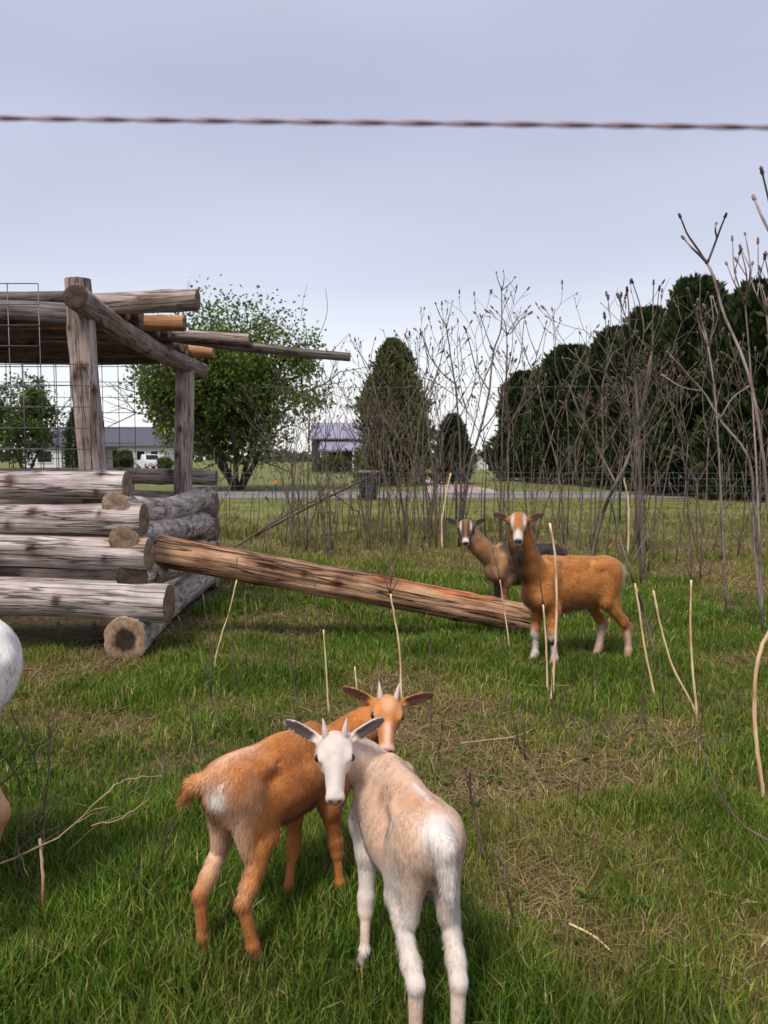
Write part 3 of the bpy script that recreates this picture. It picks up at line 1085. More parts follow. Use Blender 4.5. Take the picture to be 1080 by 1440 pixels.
# far belt of trees closing the horizon on either side
mb = MB()
r_ = np.random.default_rng(77)
nb = 15000
bx = r_.uniform(-420, 420, nb)
by = 330 + r_.uniform(-12, 12, nb) + 60 * np.sin(bx * 0.006)
bhh = 5.5 + 2.5 * vnoise(np.stack([bx, by * 0], 1), 0.05, 5) + 1.5 * vnoise(np.stack([bx, by * 0], 1), 0.16, 6)
bz = r_.uniform(0, 1, nb) * bhh
tone = r_.uniform(0, 1, nb)[:, None]
cc = np.array([0.05, 0.07, 0.035]) * (1 - tone) + np.array([0.10, 0.12, 0.06]) * tone
v, q, c = card_cloud(np.stack([bx, by, bz], 1), r_.normal(0, 1, (nb, 3)) + np.array([0, 0, .6]), 2.0, 0.9, cc, r_)
tag(link('distant_wood', np_mesh('distant_wood', v, q, False, c), M_LEAF), 'far-off belt of trees along the horizon', 'trees', kind='stuff')


# ================================================================== woven wire fence behind the thicket
fence = empty('wire_fence', (0, 15.6, 0))
tag(fence, 'low woven wire fence running behind the bare thicket', 'fence')
for z in (0.08, 0.20, 0.33, 0.47, 0.62, 0.78, 0.94, 1.06):
    xs = np.linspace(-9, 12, 40)
    MB().tube(np.stack([xs, 0.03 * np.sin(xs * 1.7 + z * 5), z + 0.012 * np.sin(xs * 2.1 + z * 9)], 1), 0.0036, 4).build('line_wire', M_WIRE, fence)
stay = MB().tube([(0, 0, 0.08), (0, 0, 1.06)], 0.003, 4).mesh('stay_wire')
for i, x in enumerate(np.arange(-8.9, 12, 0.2)):
    link('stay_wire', stay, M_WIRE, fence).location = (x, 0.03 * math.sin(x * 1.7 + 2.5), 0)
tp = MB().box((-.02, .012, -.1), (.02, .02, 1.25)).box((-.004, .02, -.1), (.004, .045, 1.25)).mesh('steel_post', False)
for x in (-8.6, -5.2, -1.9, 1.5, 4.9, 8.2, 11.5):
    link('steel_post', tp, M_STEEL, fence).location = (x, 0.02, 0)


# ================================================================== bare sumac thicket
def bud(mb, p, d, s, r):
    """knobbly winter bud cluster at a branch tip"""
    pts = [p - d * s * .5, p + d * s * .4, p + d * s * 1.1, p + d * s * 1.7, p + d * s * 2.4]
    mb.tube(pts, [s * .25, s * .62, s * .42, s * .55, s * .08], 5, (0.95, 0.8, 0.85))


def sapling_mesh(seed, height, rad, forks=2, lean=(0, 0), buds=True, bud_s=0.02, thin=False):
    r = np.random.default_rng(seed)
    mb = MB()
    tips = []

    def seg(p, d, L, ra, lev):
        n = 6 if lev == 0 else 4
        pts = [p]
        q, dd = p.copy(), d.copy()
        for _ in range(n):
            dd = dd + r.normal(0, 0.065 if lev == 0 else 0.11, 3) + np.array([0, 0, 0.035])
            dd /= np.linalg.norm(dd)
            q = q + dd * L / n
            pts.append(q.copy())
        r1 = max(ra * (0.62 if lev == 0 else 0.7), 0.0035)
        mb.tube(pts, np.linspace(ra, r1, n + 1), 6 if lev == 0 else 5, cap=True)
        for _ in range(r.integers(0, 2)):                    # fine side twigs
            j = r.integers(1, n + 1)
            a = r.normal(0, 1, 3)
            e_ = pts[j] + (dd + a * .6) / np.linalg.norm(dd + a * .6) * r.uniform(.06, .28)
            mb.tube([pts[j], (pts[j] + e_) / 2 + r.normal(0, .012, 3), e_], [.0035, .0028, .0018], 3, cap=False)
        if lev < forks and not (lev > 0 and r.uniform() < 0.12):
            k = 2 if r.uniform() < 0.72 else 3
            a0 = r.uniform(0, 2 * math.pi)
            for i in range(k):
                a = a0 + i * 2 * math.pi / k + r.normal(0, 0.3)
                side = np.array([math.cos(a), math.sin(a), 0])
                nd = dd + side * r.uniform(0.3, 0.62)
                nd /= np.linalg.norm(nd)
                seg(pts[-1], nd, L * r.uniform(0.4, 0.62) * (1 if lev else 0.8), r1 * 0.8, lev + 1)
            if lev == 0 and r.uniform() < 0.7:
                j = r.integers(2, n)
                a = r.uniform(0, 2 * math.pi)
                nd = dd + np.array([math.cos(a), math.sin(a), 0.2]) * 0.75
                nd /= np.linalg.norm(nd)
                seg(pts[j], nd, L * r.uniform(0.3, 0.5), r1 * 0.7, max(1, forks - 1))
        elif buds:
            bud(mb, pts[-1], dd, bud_s * r.uniform(0.45, 1.2), r)
            if r.uniform() < 0.7:
                bud(mb, pts[-2], dd + r.normal(0, .5, 3) * .5, bud_s * .6, r)

    d0 = np.array([lean[0], lean[1], 1.0])
    d0 /= np.linalg.norm(d0)
    seg(np.array([0, 0, -0.04]), d0, height * (0.62 if forks else 1.0), rad, 0)
    return mb


def stem_at(name, label, cat, group, base, mb, mat, rz=0.0):
    o = mb.build(name, mat)
    o.location = base
    o.rotation_euler = (0, 0, rz)
    return tag(o, label, cat, group)


LAB_A = 'thin bare grey sapling in the tangled thicket behind the leaning log'
LAB_B = 'thin bare grey sapling in the thicket behind the two adult goats'
LAB_C = 'bare brown sapling in the right-hand thicket before the evergreen row'
variants = []
for k in range(16):
    variants.append(sapling_mesh(500 + k, 1.0 * (2.2 + 0.12 * k), random.uniform(0.009, 0.0165), 2 if k % 3 else 3, (random.uniform(-.18, .18), random.uniform(-.1, .1)), True, 0.027).mesh('sapling'))
thin_v = [sapling_mesh(560 + k, random.uniform(1.2, 2.4), random.uniform(0.005, 0.009), 1 if k % 2 else 2, (random.uniform(-.35, .35), random.uniform(-.2, .2)), False, 0.012).mesh('sapling') for k in range(12)]
rs = random.Random(5)
SAPS = []


def mesh_top(m):
    return max(v.co.z for v in m.vertices)


def scatter(n, px0, px1, d0, d1, label, group, meshes, s0, s1, hgt=None):
    for i in range(n):
        px = rs.uniform(px0, px1)
        dd = rs.uniform(d0, d1)
        p = P(px, 700, dd)
        m = rs.choice(meshes)
        o = link('sumac_sapling', m, M_STEM)
        o.location = (p[0], dd, gz(p[0], dd) - .01)
        o.rotation_euler = (rs.gauss(0, .05), rs.gauss(0, .05), rs.uniform(0, 6.28))
        s = rs.uniform(s0, s1)
        o.scale = (s, s, s)
        SAPS.append((o, px, dd, s * mesh_top(m), label, group))
        tag(o, label, 'sapling', group)


GA, GB, GC = 'bare saplings behind the log', 'bare saplings behind the adult goats', 'bare saplings on the right'
scatter(20, 400, 470, 10.5, 14.0, LAB_A, GA, variants, 0.55, 0.8)
scatter(30, 465, 615, 10.5, 14.2, LAB_A, GA, variants, 0.65, 0.95)
scatter(56, 310, 625, 10.0, 14.4, LAB_A, GA, thin_v, 0.7, 1.15)
scatter(26, 590, 790, 10.8, 14.5, LAB_B, GB, variants, 0.8, 1.2)
scatter(28, 600, 800, 10.5, 14.8, LAB_B, GB, thin_v, 0.7, 1.2)
scatter(15, 790, 960, 9.5, 13.5, LAB_C, GC, variants, 0.8, 1.15)
scatter(14, 900, 1090, 7.6, 11.5, LAB_C, GC, variants, 0.7, 0.95)
scatter(24, 790, 1090, 8.5, 13.5, LAB_C, GC, thin_v, 0.8, 1.3)

MARKS = [(320, 'just right of the crib'), (360, 'below the leafy tree trunk'), (395, 'near the orange marker'), (430, 'right under the leafy tree'), (462, 'before the lavender roofed house'), (492, 'left of the black bin'),
         (520, 'before the black bin'), (548, 'before the pointed evergreen'), (578, 'right of the pointed evergreen'), (606, 'left of the small cedar'), (634, 'before the small cedar'), (662, 'behind the dark goat head'), (690, 'before the pale far shed'),
         (722, 'behind the brown goat head'), (755, 'before the leftmost row evergreen'), (788, 'behind the pale stick pile'), (815, 'above the brown goat back'), (850, 'above the brown goat rump'), (885, 'before the third row evergreen'), (925, 'before the narrow evergreen'),
         (970, 'before the tallest evergreen'), (1015, 'between the two right-hand evergreens'), (1060, 'at the right frame edge')]
seen = {}
for o, px, dd, hh, lab, grp in SAPS:
    mk_ = min(MARKS, key=lambda t: abs(t[0] - px))[1]
    size = 'tall' if hh > 2.6 else ('mid-height' if hh > 1.7 else 'short')
    seen.setdefault((size, 'nearer' if dd < 12 else 'farther', mk_), []).append((px, o))
ORD = ['leftmost', 'second', 'third', 'fourth', 'fifth', 'sixth', 'seventh', 'eighth', 'ninth']
NUM = ['', 'one', 'two', 'three', 'four', 'five', 'six', 'seven', 'eight', 'nine']
for (size, nf, mk_), lst in seen.items():
    lst.sort(key=lambda t: t[0])
    for i, (px, o) in enumerate(lst):
        n_ = len(lst)
        w = '' if n_ == 1 else ('rightmost' if i == n_ - 1 else ORD[min(i, 8)] + ('' if i == 0 else ' from left')) + ' of ' + NUM[min(n_, 9)] + ' '
        o['label'] = w + size + (' bare sapling ' if n_ == 1 else ' bare saplings ') + ('at thicket front ' if nf == 'nearer' else 'at thicket back ') + mk_


def traced(name, label, cat, d, paths, mat, group=None, budded=True, bs=0.022, seed=0, sides=6, base_ground=True, col=(1, 1, 1)):
    """stem whose forks follow the photo; every path is [(px, py), ...] with end radii in metres"""
    r = np.random.default_rng(seed + 900)
    mb = MB()
    cache = {}

    def w(p):
        if p not in cache:
            cache[p] = P(p[0], p[1], d + (r.normal(0, 0.12) if len(cache) else 0))
        return cache[p]
    first = None
    for pts, r0, r1 in paths:
        ws = [w(p) for p in pts]
        if first is None:
            first = ws[0].copy()
            if base_ground:
                ws[0] = np.array([ws[0][0], ws[0][1], gz(ws[0][0], ws[0][1]) - .03])
                first = np.array([ws[0][0], ws[0][1], 0])
        q = smooth_path(ws, max(4, len(ws) * 3))
        q = q + vnoise(q * np.array([1, 1, 1]), 7.0, seed)[:, None] * r0 * 0.35
        mb.tube(q - first, np.linspace(r0, r1, len(q)) * .72, sides, col)
        if budded:
            dd = q[-1] - q[-2]
            dd /= np.linalg.norm(dd)
            bud(mb, q[-1] - first, dd, bs * r.uniform(.8, 1.2), r)
    o = mb.build(name, mat)
    o.location = first
    return tag(o, label, cat, group)


GT = 'tall sumacs against the sky'
traced('sumac_sapling', 'tallest bare sumac, with forked tip highest against the sky', 'sapling', 11.5, [
    ([(645, 742), (660, 660), (674, 610), (688, 550), (694, 494), (705, 460), (706, 408)], .034, .012),
    ([(706, 408), (700, 392), (698, 384)], .011, .006), ([(706, 408), (709, 392), (708, 382)], .011, .006), ([(706, 408), (718, 398), (724, 390)], .010, .006),
    ([(694, 494), (686, 476), (676, 445)], .014, .007), ([(705, 460), (716, 470), (730, 452), (739, 440)], .014, .007), ([(730, 452), (724, 446), (722, 440)], .009, .006),
    ([(688, 550), (670, 520), (662, 490), (656, 468)], .015, .007), ([(674, 610), (690, 590), (700, 572), (712, 530), (714, 488)], .016, .007)], M_STEM, GT, seed=1)
traced('sumac_sapling', 'bare sumac with wide Y-shaped tip left of the tallest one', 'sapling', 11.8, [
    ([(650, 745), (648, 650), (645, 590), (640, 540), (632, 490), (628, 460)], .030, .012),
    ([(628, 460), (618, 442), (613, 428)], .011, .006), ([(628, 460), (632, 442), (636, 425)], .011, .006),
    ([(640, 540), (622, 525), (604, 500), (592, 465)], .016, .008), ([(604, 500), (598, 480), (594, 470)], .009, .006),
    ([(645, 590), (660, 560), (668, 540)], .014, .007), ([(640, 540), (650, 520), (646, 478)], .012, .007)], M_STEM, GT, seed=2)
traced('sumac_sapling', 'bare sumac right of the tallest one, forking toward evergreen row', 'sapling', 11.3, [
    ([(716, 745), (714, 650), (716, 600), (712, 540), (713, 472)], .028, .012), ([(713, 472), (709, 452), (700, 440)], .011, .006), ([(713, 472), (722, 455), (738, 438)], .011, .006),
    ([(712, 540), (730, 510), (736, 460), (738, 447)], .014, .007), ([(716, 600), (735, 560), (755, 500), (768, 455)], .016, .007), ([(755, 500), (745, 475), (740, 455)], .010, .006)], M_STEM, GT, seed=3)
traced('sumac_sapling', 'bare slanting sumac crossing in front of the pointed evergreen', 'sapling', 11.6, [
    ([(575, 765), (560, 680), (545, 620), (533, 570), (520, 520)], .026, .012), ([(520, 520), (512, 505), (500, 490)], .010, .006), ([(520, 520), (523, 495), (527, 478)], .010, .006),
    ([(545, 620), (565, 580), (590, 540), (600, 520)], .014, .008)], M_STEM, GT, seed=4)
traced('sumac_sapling', 'lone thin bare sapling rising before the leafy tree to log roof branch', 'sapling', 11.0, [
    ([(432, 785), (432, 690), (435, 600), (436, 520), (430, 460)], .022, .008), ([(436, 520), (446, 480), (460, 440), (458, 405)], .010, .004), ([(436, 520), (470, 490), (490, 470)], .009, .004), ([(430, 460), (424, 440), (432, 400)], .007, .003)], M_STEM, GT, budded=False, seed=5)
traced('sumac_sapling', 'tall bare sumac with four knobby tips left of the tallest evergreens', 'sapling', 8.6, [
    ([(905, 800), (900, 700), (898, 600), (892, 520), (885, 460)], .030, .014), ([(885, 460), (878, 440), (872, 420)], .012, .007), ([(885, 460), (884, 430), (882, 410)], .012, .007),
    ([(892, 520), (905, 470), (900, 430), (890, 398)], .013, .007), ([(898, 600), (915, 520), (918, 450), (919, 400)], .014, .008), ([(905, 470), (922, 440), (927, 408)], .010, .006)], M_STEM, GT, seed=6, bs=.026)
traced('sumac_sapling', 'near thick-tipped sumac rising highest at the right frame edge', 'sapling', 5.4, [
    ([(1100, 925), (1085, 760), (1070, 620), (1050, 520), (1018, 441), (1002, 385), (995, 370)], .018, .011),
    ([(995, 370), (975, 350), (962, 336)], .012, .008), ([(995, 370), (970, 335), (957, 306)], .012, .008), ([(995, 370), (1008, 335), (1019, 306)], .012, .008), ([(1008, 335), (1006, 322), (1007, 315)], .009, .007)], M_NEARSTEM, GT, seed=7, bs=.022)
traced('sumac_sapling', 'near sumac branch leaning left across the dark evergreens', 'sapling', 5.9, [
    ([(1075, 880), (1060, 760), (1055, 650), (1012, 590), (988, 550), (940, 498)], .016, .009), ([(988, 550), (960, 545), (935, 530)], .010, .006), ([(1012, 590), (1030, 560), (1050, 545)], .010, .006)], M_NEARSTEM, GT, seed=8, bs=.018)
traced('sumac_sapling', 'near sumac whose single tip leans in at top right corner', 'sapling', 5.2, [
    ([(1130, 930), (1120, 700), (1105, 500), (1090, 350), (1080, 322), (1061, 281)], .022, .010), ([(1090, 350), (1085, 300), (1072, 245)], .010, .008)], M_NEARSTEM, GT, seed=9, bs=.022)
traced('sumac_sapling', 'leaning sumac with grey curved trunk right of the brown goat', 'sapling', 7.4, [
    ([(820, 840), (845, 730), (866, 680), (885, 640), (905, 560), (915, 500)], .030, .012), ([(866, 680), (845, 640), (815, 580), (800, 540)], .016, .008), ([(885, 640), (920, 600), (950, 570)], .013, .006)], M_STEM, GT, seed=10, budded=False)
traced('sumac_sapling', 'dark leaning stem reaching the white rump of the brown goat', 'sapling', 4.9, [
    ([(925, 985), (905, 860), (885, 800), (868, 745), (858, 700)], .012, .006), ([(885, 800), (900, 770), (930, 720)], .006, .003)], M_STEM, GT, seed=11, budded=False)

for k, (d_, lab, tips) in enumerate([
        (5.6, 'near fine-twigged sumac with pale knobby tips left of the highest stem', [(1030, 338), (1042, 352), (1022, 372), (1048, 330), (1058, 372)]),
        (5.8, 'near fine-twigged sumac with pale tips right of the highest stem', [(1066, 342), (1076, 362), (1056, 392), (1084, 335), (1072, 405)]),
        (6.4, 'slender budded sumac before the gap between the tallest evergreens', [(985, 395), (1000, 420), (968, 410), (1012, 402), (978, 432)])]):
    fx, fy = np.mean(tips, 0) + np.array([8, 75])
    paths = [([(int(fx) + 25, 900), (int(fx) + 18, 700), (int(fx) + 10, 560), (int(fx), int(fy))], .013, .008)]
    for j, tp_ in enumerate(tips):
        m_ = (int((fx * .55 + tp_[0] * .45) + (-6, 5, -3, 7, 2)[j]), int(fy * .5 + tp_[1] * .5))
        paths.append(([(int(fx), int(fy)), m_, tp_], .008, .005))
        paths.append(([m_, (int((m_[0] + tp_[0]) / 2 + (9, -9, 7, -8, 10)[j]), int(m_[1] * .45 + tp_[1] * .55))], .006, .004))
    traced('sumac_sapling', lab, 'sapling', d_, paths, M_NEARSTEM, GT, seed=20 + k, bs=.019)

# fallen branches and sticks in the thicket
def stick(label, d, pts, r0, r1, mat, seed, group=None, ground=True, cat='stick', name='fallen_stick', side=()):
    r = np.random.default_rng(seed)
    ws = []
    for k, p in enumerate(pts):
        q = G(*p) if ground else P(p[0], p[1], d[k] if isinstance(d, (list, tuple)) else d)
        if ground:
            q = q + np.array([0, 0, 0.015 + r0 + r.uniform(0, .02)])
        ws.append(q)
    c = ws[0].copy()
    q = smooth_path(ws, len(ws) * 4) - c
    mb = MB().tube(q, np.linspace(r0, r1, len(q)), 6)
    for (i, dx, dy, dz, L) in side:
        b = q[int(i * (len(q) - 1))]
        dv_ = np.array([dx, dy, dz], float)
        dv_ /= np.linalg.norm(dv_)
        mb.tube([b, b + dv_ * L * .5 + r.normal(0, .01, 3), b + dv_ * L], [r1, r1 * .8, r1 * .5], 5)
    o = mb.build(name, mat)
    o.location = c
    return tag(o, label, cat, group)


stick('long dark fallen branch slanting up left in the thicket', [12.6, 12, 11.5, 11], [(360, 752), (430, 715), (480, 690), (540, 660)], .028, .012, M_STEM, 1, None, False, side=((.4, .3, 0, .8, .4), (.6, .4, 0, -.3, .5)))
stick('second dark fallen branch slanting through the thicket left of the bin', [11.6, 11.5, 11.4], [(330, 770), (400, 725), (450, 700)], .02, .01, M_STEM, 2, None, False, side=((.5, .2, 0, .6, .3),))
stick('mossy pole lying level at foot of thicket behind the log', 0, [(452, 756), (490, 751), (530, 744)], .022, .012, M_STEM, 3)
for k, pts in enumerate([[(750, 742), (790, 736), (825, 722)], [(762, 748), (800, 742), (832, 741)], [(775, 736), (800, 745), (822, 750)], [(768, 744), (812, 739), (835, 735)]]):
    stick(('topmost', 'middle', 'crossing', 'lowest')[(0, 3, 2, 1)[k]] + ' pale dead stick in the small pile behind the brown goat', 0, pts, .014, .007, M_DRYTWIG, 10 + k, 'pale sticks behind the brown goat')
stick('forked grey stick lying flat in the grass right of the kids', 0, [(648, 1054), (690, 1050), (722, 1048), (745, 1035), (772, 1022)], .0055, .003, M_DRYTWIG, 21, side=((.5, .3, -.12, .02, .14),))
stick('thin grey stick lying before the brown goat', 0, [(690, 955), (722, 962), (760, 966), (800, 967)], .006, .003, M_DRYTWIG, 22)
stick('short straw-coloured twig in the lower left grass', 0, [(110, 1306), (122, 1290), (134, 1272)], .003, .0015, M_STRIPPED, 23)
stick('short dark twig beside the white kid in the lower right', 0, [(745, 1118), (760, 1135), (775, 1150)], .004, .002, M_TWIG, 24)
stick('pale stick lying in the grass at lower right', 0, [(800, 1310), (835, 1325), (860, 1348)], .004, .002, M_STRIPPED, 25)
stick('grey stick in the grass near the right edge', 0, [(990, 1262), (1030, 1270), (1080, 1282)], .004, .002, M_DRYTWIG, 26)

# stems gnawed bare: pale below, dark bark left at the top
def stripped(label, d, pts, k, r0, r1, group='goat-stripped pale stems', twigs=(), seed=0, name='stripped_stem'):
    """pts top to bottom in photo pixels; the first k pieces keep their dark bark"""
    b = P(*pts[-1], d)
    ws = [P(p[0], p[1], d) for p in pts] + [np.array([b[0] + .004, b[1], min(gz(b[0], b[1]) - .02, b[2] - .03)])]
    base = np.array([ws[-1][0], ws[-1][1], gz(ws[-1][0], ws[-1][1])])
    o = empty(name, base)
    tag(o, label, 'stem', group)
    n = len(ws)
    r0, r1 = r0 * .74, r1 * .74
    t = np.linspace(r1, r0, n)
    lo = smooth_path(np.array(ws[k:]), (n - k) * 4) - base
    lo = lo + np.random.default_rng(seed).normal(0, r0 * .12, lo.shape)
    rq = np.random.default_rng(seed + 70)
    v_, q_, t_, lp_ = tube(lo, np.linspace(t[k], r0, len(lo)) * rq.uniform(.86, 1.16, len(lo)), 7)
    pn = vnoise(v_ * np.array([60, 60, 11]), 1.0, seed) + .6 * vnoise(v_ * np.array([9, 9, 16]), 1.0, seed + 1)
    dk_ = np.clip(pn * 1.2 - .25, 0, 1)[:, None]
    cc_ = np.array([1.0, 1.0, 1.0]) * (1 - dk_) + np.array([.50, .34, .22]) * dk_
    MB().add(v_, q_, t_, cc_, lp_).build('bare_wood', M_STRIPPED, o)
    if k:
        up = smooth_path(np.array(ws[:k + 1]), (k + 1) * 4) - base
        mb = MB().tube(up, np.linspace(r1 * .7, t[k] * 1.04, len(up)), 6)
        for (px, py, qx, qy) in twigs:
            a, c = P(px, py, d) - base, P(qx, qy, d + .06) - base
            mb.tube([a, (a + c) / 2 + np.array([.004, .01, 0]), c], [r1 * .8, r1 * .6, r1 * .35], 5)
        mb.build('barked_tip', M_TWIG, o)
    return o


def dg(px, py):
    return float(G(px, py)[1])


stripped('curved pale stripped stem left of the others before the leaning log', dg(302, 945), [(333, 783), (333, 815), (322, 862), (312, 892), (304, 922), (302, 945)], 1, .008, .005, seed=1)
stripped('slender pale stripped stem with long dark tip under the log middle', dg(462, 1000), [(441, 812), (446, 845), (455, 885), (458, 930), (462, 995)], 2, .007, .004, seed=2)
stripped('tall pale stripped stem with branching dark top behind kid horns', dg(566, 990), [(549, 772), (549, 835), (555, 870), (562, 915), (565, 985)], 1, .008, .006, twigs=((549, 835, 522, 775), (549, 835, 577, 782), (549, 815, 541, 780), (549, 822, 556, 788), (549, 800, 535, 765)), seed=3)
stripped('short orange stripped stub behind the tan kid', dg(503, 985), [(499, 938), (501, 960), (503, 983)], 0, .007, .006, seed=4)
stripped('pale stripped stem crossing the lower end of the leaning log', dg(716, 915), [(690, 760), (703, 815), (710, 862), (716, 905)], 1, .007, .004, twigs=((703, 815, 698, 780),), seed=5)
stripped('thick pale stripped stem right in front of the brown goat', dg(776, 985), [(773, 735), (780, 775), (783, 830), (782, 880), (778, 950), (776, 980)], 0, .012, .009, seed=6)
stripped('thin pale stripped stem with dark tip beside the thick one', dg(770, 970), [(748, 765), (757, 805), (764, 850), (768, 905), (770, 965)], 2, .008, .005, seed=7)
stripped('straight pale stripped stem just right of the brown goat', dg(922, 985), [(893, 820), (900, 865), (908, 920), (920, 975)], 0, .009, .007, seed=8)
stripped('long leaning pale stripped stem second right of the brown goat', dg(980, 1010), [(919, 830), (929, 880), (945, 935), (968, 980), (979, 1004)], 0, .009, .007, seed=9)
stripped('upright pale stripped stem meeting the leaning one at its foot', dg(982, 1012), [(972, 760), (972, 815), (971, 870), (973, 930), (979, 995)], 1, .009, .006, twigs=((972, 815, 1020, 770), (972, 815, 955, 765)), seed=10)
stripped('thick bent pale stripped stem at the right frame edge', dg(1074, 1130), [(1086, 880), (1068, 920), (1061, 980), (1063, 1040), (1072, 1110)], 0, .0105, .010, seed=11)
stripped('pale yellowish stem in the brush at lower left', dg(58, 1300), [(56, 1180), (60, 1230), (60, 1295)], 0, .006, .005, seed=12)
stripped('pale stripped stem standing among the right-hand saplings', 10.5, [(880, 640), (877, 672), (884, 712)], 1, .02, .012, seed=13)
stripped('slanting pale stripped stem in thicket above the dark goat', 11.0, [(640, 610), (634, 665), (622, 728)], 1, .02, .012, seed=14)

# dark leafless shoots standing in the grass
shoots = [((405, 885), (412, 945), (422, 1012)), ((418, 905), (415, 950), (421, 1015)), ((345, 830), (346, 885), (347, 955)), ((285, 835), (296, 900), (300, 965)), ((292, 935), (297, 985), (312, 1036)),
          ((322, 860), (328, 920), (332, 980)), ((660, 1078), (664, 1130), (684, 1215)), ((655, 1090), (668, 1140), (680, 1210)), ((533, 930), (536, 955), (537, 985)), ((612, 950), (607, 985), (604, 1030)),
          ((624, 1010), (618, 1050), (610, 1090)), ((728, 985), (735, 1020), (740, 1068)), ((776, 940), (778, 1000), (780, 1030)), ((835, 940), (829, 1010), (836, 1065)), ((812, 1030), (818, 1080), (806, 1150)),
          ((905, 930), (902, 980), (904, 1020)), ((990, 975), (985, 1030), (982, 1080)), ((715, 955), (720, 1000), (733, 1060)), ((790, 975), (788, 1010), (806, 1045)), ((270, 1000), (278, 1060), (285, 1100)),
          ((700, 1180), (712, 1240), (722, 1300)), ((240, 1150), (228, 1210), (222, 1260)), ((190, 1220), (178, 1270), (172, 1300)), ((925, 905), (930, 960), (935, 1010)), ((600, 860), (604, 900), (606, 930)), ((860, 960), (858, 1010), (862, 1050))]
near_of = [((347, 900), 'beside the leaning log and the crib'), ((420, 950), 'left of the tan kid back'), ((300, 950), 'at the foot of the curved pale stem'), ((540, 960), 'between the kid horns and the log'),
           ((610, 1040), 'right of the tan kid head'), ((670, 1140), 'against the back of the white kid'), ((735, 1030), 'below the front legs of the brown goat'), ((780, 1000), 'below the pale stems before the brown goat'), ((830, 1050), 'in the grass below the brown goat belly'),
           ((905, 980), 'below the brown goat rump'), ((985, 1030), 'under the crossed pale stems at right'), ((715, 1250), 'right of the white kid legs'), ((228, 1210), 'left of the tan kid tail'), ((178, 1265), 'in the left foreground grass')]
SHOOTS = {}
for k, pts in enumerate(shoots):
    bx_, by_ = pts[-1]
    d_ = dg(bx_, by_)
    ws = [P(a, b, d_ + (0.05 * ((k * 7 + j) % 3 - 1))) for j, (a, b) in enumerate(pts)]
    base = np.array([ws[-1][0], d_, gz(ws[-1][0], d_) - .015])
    ws[-1] = base
    q = smooth_path(np.array(ws), 10) - base
    q = q + np.random.default_rng(k).normal(0, .002, q.shape)
    mb = MB().tube(q, np.linspace(.0022, .0046, len(q)) * (1.25 if k % 3 == 0 else 1.0), 5)
    rk = np.random.default_rng(k + 40)
    for j in range(rk.integers(1, 4)):
        b_ = q[rk.integers(2, 6)]
        mb.tube([b_, b_ + np.array([rk.uniform(-.05, .05), rk.uniform(-.04, .04), rk.uniform(.03, .08)])], [.002, .001], 4)
    o = mb.build('dry_shoot', M_TWIG)
    o.location = base
    m_ = np.mean(np.array(pts), 0)
    w_ = min(near_of, key=lambda t: np.hypot(*(m_ - np.array(t[0]))))[1]
    tag(o, 'thin dark leafless shoot ' + w_, 'shoot', 'dark shoots in the grass')
    SHOOTS.setdefault(w_, []).append((m_[0], o))
for w_, lst in SHOOTS.items():
    lst.sort(key=lambda t: t[0])
    for i, (x_, o) in enumerate(lst):
        if len(lst) > 1:
            o['label'] = {0: 'leftmost ', len(lst) - 1: 'rightmost '}.get(i, 'middle ' if len(lst) == 3 else 'inner ') + 'thin dark leafless shoot ' + w_

# tangle of twigs at the left foreground
tw = [([(0, 1215), (45, 1195), (95, 1168), (150, 1115), (185, 1095), (232, 1092)], 'long forked twig of the left brush reaching toward the tan kid'),
      ([(95, 1200), (130, 1165), (190, 1110), (240, 1060), (268, 1030)], 'thin twig of the left brush slanting highest to the right'),
      ([(0, 1110), (30, 1075), (70, 1035), (75, 1010)], 'short twig of the left brush below the white flank'),
      ([(20, 1175), (70, 1120), (125, 1065)], 'pale twig of the left brush rising past the middle'),
      ([(0, 1150), (50, 1140), (100, 1110)], 'lowest flat twig of the left brush'),
      ([(5, 1060), (30, 1110), (25, 1180), (40, 1230)], 'upright twig of the left brush near the frame edge'),
      ([(58, 1295), (50, 1330), (25, 1355), (0, 1370)], 'curved pale twig bending down to the left frame edge'),
      ([(62, 1300), (45, 1345), (22, 1385)], 'thin yellowish twig at lower left under the pale stem'),
      ([(95, 1165), (60, 1170), (20, 1200), (0, 1205)], 'twig lying low across the left brush'),
      ([(70, 1020), (68, 1090), (58, 1180), (55, 1260)], 'tall upright dark twig of the left brush'),
      ([(130, 1160), (170, 1150), (215, 1120)], 'small side twig between left brush and tan kid tail'),
      ([(15, 1000), (45, 1060), (60, 1120), (62, 1200)], 'bent twig standing behind the left brush')]
